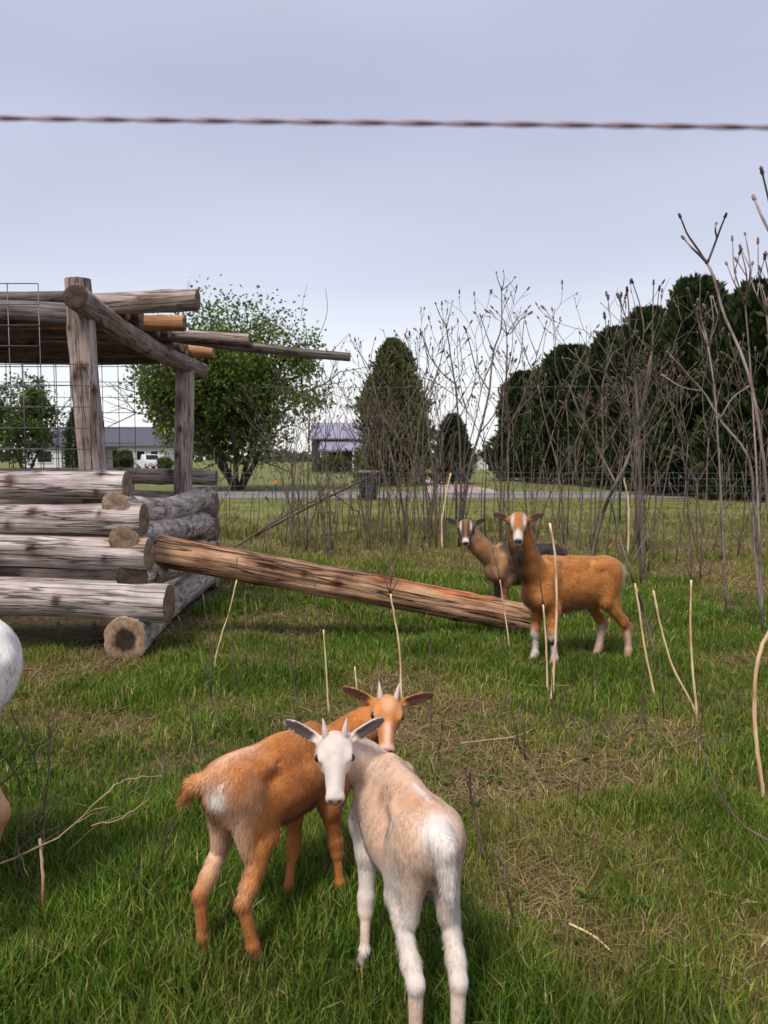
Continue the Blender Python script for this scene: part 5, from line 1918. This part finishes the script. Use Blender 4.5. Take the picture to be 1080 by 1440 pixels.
    for sd in (-1, 1):
        e((.13, sd * .225 * hw_, .085), (.060, .045, .050), .02, 'head', True)      # eye socket
        e((.715, sd * .062, .012), (.026, .034, .018), .012, 'head', True)      # nostril
    e((.66, 0, -.092), (.10, .15, .007), .008, 'head', True)                    # mouth line
    # ears
    el_len, e_up, e_fwd = ears
    ear_frames = []
    for sd in (-1, 1):
        bp_ = hp(-.15, sd * .17 * hw_, .04) if kid else hp(-.11, sd * .175 * hw_, .0)
        ed = unit(s * sd + u * e_up + f * (e_fwd))
        nrm = unit(f * .55 + u * .65 - s * sd * .1)            # cupped side looks forward
        nrm = unit(nrm - ed * nrm.dot(ed))
        wd = np.cross(ed, nrm)
        ear_frames.append((bp_, ed, nrm, wd, sd))
        c = bp_ + ed * el_len * .52 * Lh
        R = np.stack([ed, wd, nrm])
        prims.append(dict(t='rc', a=bp_ - ed * .02 * Lh, b=bp_ + ed * .16 * Lh, ra=.062 * Lh, rb=.066 * Lh, k=.05 * Lh, part='ear'))
        prims.append(dict(t='el', c=c, r=np.array([el_len * .52, .088, .042]) * Lh, R=R, k=.035 * Lh, part='ear'))
        prims.append(dict(t='el', c=c + nrm * .056 * Lh - ed * .01 * Lh, r=np.array([el_len * .45, .060, .050]) * Lh, R=R, k=.012 * Lh, part='ear', sub=True))
    if beard:
        rc(hp(.48, 0, -.19), hp(.42, 0, -.19) + np.array([0, 0, -beard * .55]), .06 * Lh, .05 * Lh, .03 * Lh, 'beard')
        rc(hp(.42, 0, -.19) + np.array([0, 0, -beard * .55]), hp(.38, 0, -.19) + np.array([0, 0, -beard]), .05 * Lh, .015 * Lh, .02 * Lh, 'beard')

    V, Q = polygonise(prims, res)
    dn_ = vnoise(V, 9.0 / H * .6, seed + 61) * .006 * H + vnoise(V, 26.0 / H * .6, seed + 62) * .0022 * H
    cen = np.zeros_like(V)
    cntv = np.zeros(len(V))
    for k in range(4):
        np.add.at(cen, Q[:, k], np.cross(V[Q[:, 1]] - V[Q[:, 0]], V[Q[:, 3]] - V[Q[:, 0]]))
    cen /= np.linalg.norm(cen, axis=1)[:, None] + 1e-12
    far_head = ss(np.linalg.norm(V - hc, axis=1) / Lh, .8, 1.1)
    V = V + cen * (dn_ * far_head * ss(V[:, 2] / H, .3, .5))[:, None]
    # part distances at the vertices
    parts = ['body', 'shoulder', 'thigh', 'leg', 'hoof', 'tail', 'neck', 'head', 'ear', 'beard']
    D = {p: np.full(len(V), 1.0) for p in parts}
    for pr in prims:
        if not pr.get('sub'):
            D[pr['part']] = np.minimum(D[pr['part']], prim_dist(pr, V))
    Wt = {p: np.exp(-np.maximum(D[p], -.02) / (.012 * H / .6)) for p in parts}
    tot = sum(Wt.values())
    Wt = {p: w / tot for p, w in Wt.items()}
    hq = ((V - hc) @ HR.T) / Lh
    inner = np.zeros(len(V))
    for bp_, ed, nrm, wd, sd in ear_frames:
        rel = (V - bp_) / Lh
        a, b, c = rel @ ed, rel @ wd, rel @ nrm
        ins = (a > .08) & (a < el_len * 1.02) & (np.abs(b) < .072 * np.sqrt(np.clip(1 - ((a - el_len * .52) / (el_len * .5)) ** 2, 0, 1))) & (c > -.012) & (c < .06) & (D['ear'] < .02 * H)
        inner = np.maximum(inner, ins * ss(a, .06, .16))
    X = V / H
    nz = lambda sc, sd_: vnoise(V, sc, seed * 31 + sd_)
    info = dict(X=X, V=V, W=Wt, D=D, h=hq, inner=inner, nz=nz, H=H)
    col = paint(info)
    # nose leather, eye rims, lips, hooves
    hw = Wt['head']
    nose = ss(hq[:, 0], .655, .70) * (hq[:, 2] > -.085) * hw
    col = mixc(col, info.get('nose', (0.30, 0.17, 0.15)), nose * ss(.13 - np.abs(hq[:, 1]), 0, .04))
    for sd in (-1, 1):
        dn = np.linalg.norm((hq - np.array([.717, sd * .062, .012])) / np.array([.05, .038, .024]), axis=1)
        col = mixc(col, (.03, .015, .015), ss(1.15 - dn, 0, .4))
        de = np.linalg.norm((hq - np.array([.13, sd * .205 * hw_, .085])) / np.array([.072, .07, .060]), axis=1)
        col = mixc(col, info.get('rim', (.10, .06, .05)), ss(1.1 - de, 0, .25))
    ml = np.exp(-((hq[:, 2] + .092) / .012) ** 2) * (hq[:, 0] > .53) * hw
    col = mixc(col, (.08, .04, .035), ml * .8)
    col = mixc(col, info.get('hoof', (.045, .035, .03)), ss(Wt['hoof'], .35, .6))
    col = np.clip(col * (1 + .10 * nz(45, 1) + .08 * nz(120, 2))[:, None], .004, .9)
    me = np_mesh('body', V, Q, True, col)
    body = link('body', me, M_FUR, root)
    # ---- coat: short hair lying along the body
    tris = np.concatenate([Q[:, [0, 1, 2]], Q[:, [0, 2, 3]]])
    e1, e2 = V[tris[:, 1]] - V[tris[:, 0]], V[tris[:, 2]] - V[tris[:, 0]]
    cn = np.cross(e1, e2)
    ar = np.linalg.norm(cn, axis=1)
    vn = np.zeros_like(V)
    for k in range(3):
        np.add.at(vn, tris[:, k], cn)
    vn /= np.linalg.norm(vn, axis=1)[:, None] + 1e-12
    dens = (1 - Wt['hoof']) * (1 - .9 * inner) * (1 - nose * .95)
    wgt = ar * dens[tris[:, 0]] * np.where(hw[tris[:, 0]] > .5, 2.6, 1.0)
    ti = r.choice(len(tris), nfur, p=wgt / wgt.sum())
    a, b = r.uniform(0, 1, nfur), r.uniform(0, 1, nfur)
    fl_ = a + b > 1
    a[fl_], b[fl_] = 1 - a[fl_], 1 - b[fl_]
    bc = np.stack([1 - a - b, a, b], 1)
    T = tris[ti]
    pr_ = (V[T] * bc[..., None]).sum(1)
    nr_ = (vn[T] * bc[..., None]).sum(1)
    nr_ /= np.linalg.norm(nr_, axis=1)[:, None] + 1e-12
    cr2 = (col[T] * bc[..., None]).sum(1)
    vi = T[:, 0]
    flow = np.array([-1.0, 0, -.55])[None] * (Wt['body'] + Wt['shoulder'])[vi][:, None] + np.array([-.35, 0, -1.0])[None] * (Wt['leg'] + Wt['thigh'] + Wt['beard'] + Wt['hoof'])[vi][:, None]
    flow = flow - f[None] * (Wt['head'] + .3 * Wt['neck'])[vi][:, None] + np.array([-.4, 0, -.9])[None] * Wt['neck'][vi][:, None]
    td = unit(t2 - tr)
    flow = flow + td[None] * Wt['tail'][vi][:, None]
    sgn = np.sign((pr_ - hc) @ s)
    flow = flow + (s[None] * sgn[:, None]) * Wt['ear'][vi][:, None]
    swirl = np.stack([vnoise(pr_, 14, seed + 5), vnoise(pr_, 14, seed + 6), vnoise(pr_, 14, seed + 7)], 1)
    flow = flow + swirl * .5 + r.normal(0, .22, (nfur, 3))
    flow -= nr_ * (flow * nr_).sum(1)[:, None]
    flow /= np.linalg.norm(flow, axis=1)[:, None] + 1e-9
    ln = furlen * (1.0 * (Wt['body'] + Wt['shoulder'] + Wt['neck']) + 1.15 * Wt['thigh'] + .75 * Wt['leg'] + .3 * Wt['head'] + .32 * Wt['ear'] + 1.6 * Wt['tail'] + 2.2 * Wt['beard'] + .2 * Wt['hoof'])[vi]
    belly = (nr_[:, 2] < -.45) & (Wt['body'][vi] > .4)
    ln = ln * np.where(belly, 1.5, 1.0) * r.uniform(.55, 1.35, nfur)
    lift = (.42 + .2 * vnoise(pr_, 22, seed + 8) + r.normal(0, .08, nfur))[:, None]
    dirv_ = flow + nr_ * lift
    side = np.cross(flow, nr_)
    w_ = (furw * r.uniform(.6, 1.4, nfur))[:, None]
    p0 = pr_ - nr_ * .001
    tip = p0 + (dirv_ - np.array([0, 0, .18]) - nr_ * lift * .25) * ln[:, None]
    w_ = w_ * 1.5
    fv = np.stack([p0 - side * w_, p0 + side * w_, tip], 1).reshape(-1, 3)
    ft = np.arange(nfur)[:, None] * 3 + np.array([[0, 1, 2]])
    fc = np.repeat(np.clip(cr2 * r.normal(1.03, .2, nfur)[:, None], .003, .92), 3, 0)
    fn = np.repeat(nr_, 3, 0)
    fm = np_mesh('coat', fv, ft, True, fc, None, fn)
    link('coat', fm, M_FUR, root)
    # ---- eyes and horns
    for sd in (-1, 1):
        c = hp(.13, sd * .190 * hw_, .096)
        rad = .056 * Lh
        mb = MB()
        th, ph = np.meshgrid(np.linspace(0, math.pi, 9), np.linspace(0, 2 * math.pi, 14, endpoint=False), indexing='ij')
        sv = np.stack([np.cos(th).ravel(), (np.sin(th) * np.cos(ph)).ravel(), (np.sin(th) * np.sin(ph)).ravel()], 1) * rad
        q = []
        for i in range(8):
            for j in range(14):
                q.append((i * 14 + j, i * 14 + (j + 1) % 14, (i + 1) * 14 + (j + 1) % 14, (i + 1) * 14 + j))
        eo = mb.add(sv, q).build('eye', M_EYE, root)
        out = unit(s * sd + f * .25 + u * .55)
        yy = unit(np.cross(np.array([0, 0, 1.0]), out))
        zz = np.cross(out, yy)
        eo.matrix_local = Matrix(((out[0], yy[0], zz[0], c[0]), (out[1], yy[1], zz[1], c[1]), (out[2], yy[2], zz[2], c[2]), (0, 0, 0, 1)))
        if horns:
            b_ = hp(-.15, sd * .125, .17)
            hd = unit(u * .62 - f * .75 + s * sd * .14)
            bend = unit(-f * .8 + s * sd * .25)
            hl = horns * Lh
            pts = [b_ - hd * .03 * Lh, b_ + hd * hl * .3, b_ + hd * hl * .65 + bend * hl * .04, b_ + hd * hl + bend * hl * .12]
            MB().tube(smooth_path(pts, 9), np.array([.050, .050, .047, .042, .037, .031, .024, .016, .006]) * Lh, 9).build('horn', M_HORN, root)
    return root


TAN = np.array([0.44, 0.165, 0.045])
CREAM = np.array([0.55, 0.34, 0.215])
WHITE = np.array([0.60, 0.53, 0.48])
BLACK = np.array([0.022, 0.018, 0.017])


def paint_white(i):
    X, W, h, nz, V = i['X'], i['W'], i['h'], i['nz'], i['V']
    c = np.tile(WHITE, (len(X), 1))
    n1 = .10 * nz(9, 3) + .06 * nz(25, 4)
    back = ss(X[:, 2] + n1, .58, .76) * ss(X[:, 0] + n1, -.64, -.46) * (W['body'] + W['shoulder'] * .6 + W['thigh'] * .5 + W['neck'] * .5)
    c = mixc(c, CREAM, back * .85)
    rumpc = np.exp(-((X[:, 0] + .27) / .12) ** 2 - (X[:, 1] / .11) ** 2) * ss(X[:, 2], .7, .85)
    c = mixc(c, (.52, .26, .14), rumpc * .6 * (1 + nz(20, 5)))
    # white line on the spine, pale shoulder
    c = mixc(c, WHITE * 1.02, np.exp(-((X[:, 1] - .012 * nz(8, 6)) / .012) ** 2) * ss(X[:, 2], .8, .88) * ss(-X[:, 0], .12, .18) * ss(X[:, 0], -.40, -.36) * .9)
    c = mixc(c, (.50, .28, .16), np.exp(-((X[:, 0] - .27 + .4 * X[:, 1]) / .022) ** 2) * ss(X[:, 1], .02, .09) * W['neck'] * .0)
    c = mixc(c, (.50, .30, .18), ss(.02 - np.abs(X[:, 0] - .20 - .03 * nz(9, 12)), 0, .02) * ss(X[:, 1], .03, .10) * ss(X[:, 2], .66, .74) * .55)
    c = mixc(c, np.array([.66, .60, .56]), ss(W['tail'], .35, .8))
    c = mixc(c, (.40, .24, .18), (W['thigh'] + W['body']) * np.exp(-(X[:, 1] / .045) ** 2) * ss(-X[:, 0], .40, .46) * ss(.80 - X[:, 2], 0, .08) * .8)
    # tan on hocks and cannons
    c = mixc(c, (.66, .40, .24), W['leg'] * ss(.34 - X[:, 2] + .08 * nz(14, 7), 0, .08) * ss(X[:, 2], .10, .18) * (.4 + .4 * nz(18, 8)))
    # face
    c = mixc(c, (.66, .50, .46), W['head'] * np.exp(-((h[:, 0] + .02) / .14) ** 2 - (h[:, 1] / .07) ** 2) * ss(h[:, 2], .1, .2) * (.6 + .4 * nz(90, 33)))
    c = mixc(c, (.50, .42, .40), W['head'] * np.clip(.22 + .3 * nz(35, 31), 0, .4))
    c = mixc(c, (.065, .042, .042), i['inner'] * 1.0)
    i['nose'] = (.27, .14, .13)
    i['rim'] = (.16, .09, .08)
    return c


def paint_tan(i):
    X, W, h, nz = i['X'], i['W'], i['h'], i['nz']
    c = np.tile(TAN, (len(X), 1)) * (1 + .14 * nz(10, 3) + .08 * nz(30, 4))[:, None]
    c = mixc(c, (.66, .42, .28), ss(X[:, 2], .72, .92) * np.exp(-(X[:, 1] / .05) ** 2) * ss(-X[:, 0], .1, .25) * .75)      # pale line on croup
    c = mixc(c, (.70, .48, .33), W['thigh'] * ss(-X[:, 0] + .08 * nz(9, 5), .30, .44) * .8)
    c = mixc(c, (.66, .44, .30), (X[:, 2] < .56) * W['body'] * .6)
    c = mixc(c, (.78, .72, .68), np.exp(-((X[:, 0] + .48) / .08) ** 2 - ((X[:, 1] + .055) / .045) ** 2 - ((X[:, 2] - .83) / .06) ** 2) * 1.6)
    c = mixc(c, (.30, .13, .055), W['leg'] * ss(.16 - X[:, 2], 0, .1) * .5)
    c = mixc(c, (.56, .23, .075), W['tail'] * .7)
    hw = W['head']
    c = mixc(c, (.62, .36, .22), hw * np.exp(-((h[:, 0] + .02) / .16) ** 2 - (h[:, 1] / .11) ** 2) * ss(h[:, 2], .08, .18) * .9)
    c = mixc(c, (.72, .50, .38), hw * np.exp(-(h[:, 1] / .055) ** 2) * ss(h[:, 0], .22, .34) * ss(h[:, 2], -.06, .0) * .8)
    c = mixc(c, (.68, .47, .36), hw * ss(h[:, 0], .55, .66) * .8)
    c = mixc(c, (.62, .36, .2), hw * ss(np.abs(h[:, 1]), .12, .2) * .25)
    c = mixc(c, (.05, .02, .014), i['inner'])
    i['nose'] = (.34, .16, .14)
    return c


def paint_brown(i):
    X, W, h, nz = i['X'], i['W'], i['h'], i['nz']
    c = np.tile(np.array([0.42, 0.165, 0.045]), (len(X), 1)) * (1 + .16 * nz(8, 3) + .14 * nz(26, 4) + .12 * nz(60, 14))[:, None]
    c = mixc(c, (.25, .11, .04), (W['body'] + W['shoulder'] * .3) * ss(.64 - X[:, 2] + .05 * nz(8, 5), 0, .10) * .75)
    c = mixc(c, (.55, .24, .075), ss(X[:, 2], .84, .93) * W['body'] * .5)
    # black throat and chest stripe, beard
    front = ss(X[:, 0], .33, .42) * np.exp(-(X[:, 1] / .07) ** 2)
    c = mixc(c, (.05, .028, .02), (W['neck'] * ss(X[:, 0] + .3 * (X[:, 2] - .8), .36, .46) * np.exp(-(X[:, 1] / .09) ** 2)) * .8)
    c = mixc(c, (.06, .03, .02), front * W['body'] * .5)
    c = mixc(c, BLACK, W['beard'])
    # white stockings, dark knee patch, pale rump edge
    fr = X[:, 0] > 0
    c = mixc(c, WHITE * .9, W['leg'] * ss(.37 - X[:, 2] + .06 * nz(14, 6), 0, .10) * np.where(fr, 1.0, .5 + .3 * nz(20, 21)))
    c = mixc(c, BLACK, W['leg'] * fr * (X[:, 1] > .12) * np.exp(-((X[:, 2] - .24) / .035) ** 2) * (X[:, 0] > .25) * 1.2)
    c = mixc(c, WHITE, ss(-X[:, 0], .445, .50) * ss(X[:, 2], .36, .50) * (W['body'] + W['thigh'] + W['tail']))
    c = mixc(c, WHITE, W['tail'] * .9)
    hw = W['head']
    c = mixc(c, (.36, .15, .05), hw)
    c = mixc(c, WHITE * .95, hw * ss(h[:, 0] + .04 * nz(40, 7), .38, .46))
    c = mixc(c, WHITE * .95, hw * np.exp(-((np.abs(h[:, 1]) - .155) / .042) ** 2) * ss(h[:, 2], -.02, .06) * ss(h[:, 0], -.2, -.1))
    c = mixc(c, BLACK, hw * ss(np.abs(h[:, 1]), .195, .22) * ss(h[:, 2] + .0, -.14, -.04) * ss(h[:, 0], .02, .08) * ss(.40 - h[:, 0], 0, .06) * .9)
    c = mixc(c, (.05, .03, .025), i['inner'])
    c = mixc(c, (.06, .035, .03), W['ear'] * .6 * (1 - i['inner']))
    i['nose'] = (.10, .06, .06)
    return c


def paint_dark(i):
    X, W, h, nz = i['X'], i['W'], i['h'], i['nz']
    c = np.tile(np.array([0.33, 0.175, 0.085]), (len(X), 1)) * (1 + .15 * nz(9, 3) + .1 * nz(28, 4))[:, None]
    n1 = .10 * nz(9, 5) + .08 * nz(24, 6)
    sad = ss(X[:, 2] + n1, .62, .72)
    c = mixc(c, BLACK * 1.3, sad * (W['body'] + W['shoulder'] * .9 + W['thigh']) * ss(.46 - X[:, 0] + n1 * 1.6, 0, .14) * .95)
    c = mixc(c, BLACK * 1.3, (W['body'] + W['shoulder']) * ss(.16 - X[:, 0] + n1, 0, .06) * .9)
    c = mixc(c, BLACK * 1.5, W['neck'] * np.exp(-(X[:, 1] / .05) ** 2) * ss(X[:, 2] - .7 * X[:, 0], .50, .62) * .6)
    c = mixc(c, BLACK, W['leg'] * ss(X[:, 0], .2, .25) * .5)
    hw = W['head']
    c = mixc(c, (.16, .09, .06), hw)
    c = mixc(c, (.62, .48, .40), hw * np.exp(-((np.abs(h[:, 1]) - .17) / .04) ** 2) * ss(h[:, 2], -.02, .06))
    c = mixc(c, (.66, .52, .45), hw * ss(h[:, 0], .50, .6))
    c = mixc(c, BLACK, hw * np.exp(-((np.abs(h[:, 1]) - .095) / .04) ** 2) * ss(h[:, 2], -.02, .06) * ss(.52 - h[:, 0], 0, .08) * .9)
    c = mixc(c, BLACK, hw * ss(np.abs(h[:, 1]), .18, .22) * .7)
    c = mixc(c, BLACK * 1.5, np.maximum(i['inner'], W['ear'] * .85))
    i['nose'] = (.04, .03, .03)
    return c


def paint_left(i):
    X, W = i['X'], i['W']
    c = np.tile(np.array([.74, .70, .68]), (len(X), 1))
    c = mixc(c, (.55, .25, .09), W['leg'] * ss(.46 - X[:, 2], 0, .06))
    c = mixc(c, (.55, .25, .09), W['thigh'] * ss(.52 - X[:, 2], 0, .08))
    return c


rad = math.radians
# white kid, back to the viewer, looking round over its left shoulder
goat('white and cream kid with short horns looking back at the viewer', (0.05, 1.905), rad(106), .553,
     {'hl': G(584, 1488), 'hr': G(641, 1494), 'fl': G(509, 1368), 'fr': G(564, 1356)}, P(471, 1058, 1.96), rad(-41), paint_white, L=.195, kid=True, horns=.22, ears=(.56, .28, -.50),
     tail_r=.050, tail=((-.085, 0, -.02), (-.13, -.01, -.19)), neck_ctrl=(.20, .02, .10), seed=3, res=.0047, nfur=85000, furlen=.0105, furw=.0006, girth=1.12, blen=.97, rump_up=.055)
# tan kid behind it
goat('tan kid with pale forehead and short horns, body behind the white kid', (-.30, 2.17), rad(53), .545,
     {'hl': G(288, 1352), 'hr': G(364, 1362), 'fl': G(404, 1280), 'fr': G(484, 1268)}, P(544, 1002, 2.33), rad(-39), paint_tan, L=.196, kid=True, horns=.24, ears=(.58, .20, -.28), roll=rad(-7),
     tail=((-.06, .06, -.02), (-.085, .12, -.10)), neck_ctrl=(.30, -.10, .10), seed=5, res=.0047, nfur=80000, furlen=.016, furw=.0006, girth=1.08, blen=1.0, rump_up=.035)
# brown adult
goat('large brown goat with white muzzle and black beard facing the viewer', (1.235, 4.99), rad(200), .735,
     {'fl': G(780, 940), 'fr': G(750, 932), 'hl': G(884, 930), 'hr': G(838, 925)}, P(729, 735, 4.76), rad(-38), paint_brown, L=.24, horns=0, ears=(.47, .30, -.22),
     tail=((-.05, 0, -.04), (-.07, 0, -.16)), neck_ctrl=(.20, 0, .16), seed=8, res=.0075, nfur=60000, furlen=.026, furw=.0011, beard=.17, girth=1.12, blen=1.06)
# dark saddled adult
goat('dark-saddled grey and tan goat standing behind the brown goat', (1.13, 6.15), rad(196), .69,
     {}, P(655, 742, 6.02), rad(-42), paint_dark, L=.24, horns=0, ears=(.50, .40, -.35), tail=((-.05, 0, .0), (-.07, 0, -.1)), neck_ctrl=(.20, 0, .10), seed=9, res=.0075, nfur=36000, furlen=.018, furw=.0014, girth=1.1, blen=1.08)
# goat cut by the left frame edge
goat('white goat with brown legs cut off by the left frame edge', (-1.50, 2.04), rad(176), .99,
     {'hr': (-1.22, 2.14), 'hl': (-1.13, 1.82)}, (-2.05, 2.05, 1.05), rad(-30), paint_left, L=.30, horns=.5, ears=(.6, .1, -.1), face_to=(-4, 1.9, 1.0), tail=((-.03, .02, -.05), (-.02, .03, -.16)), seed=11, res=.011, nfur=26000, furlen=.011, furw=.0011, girth=1.05, blen=.95)
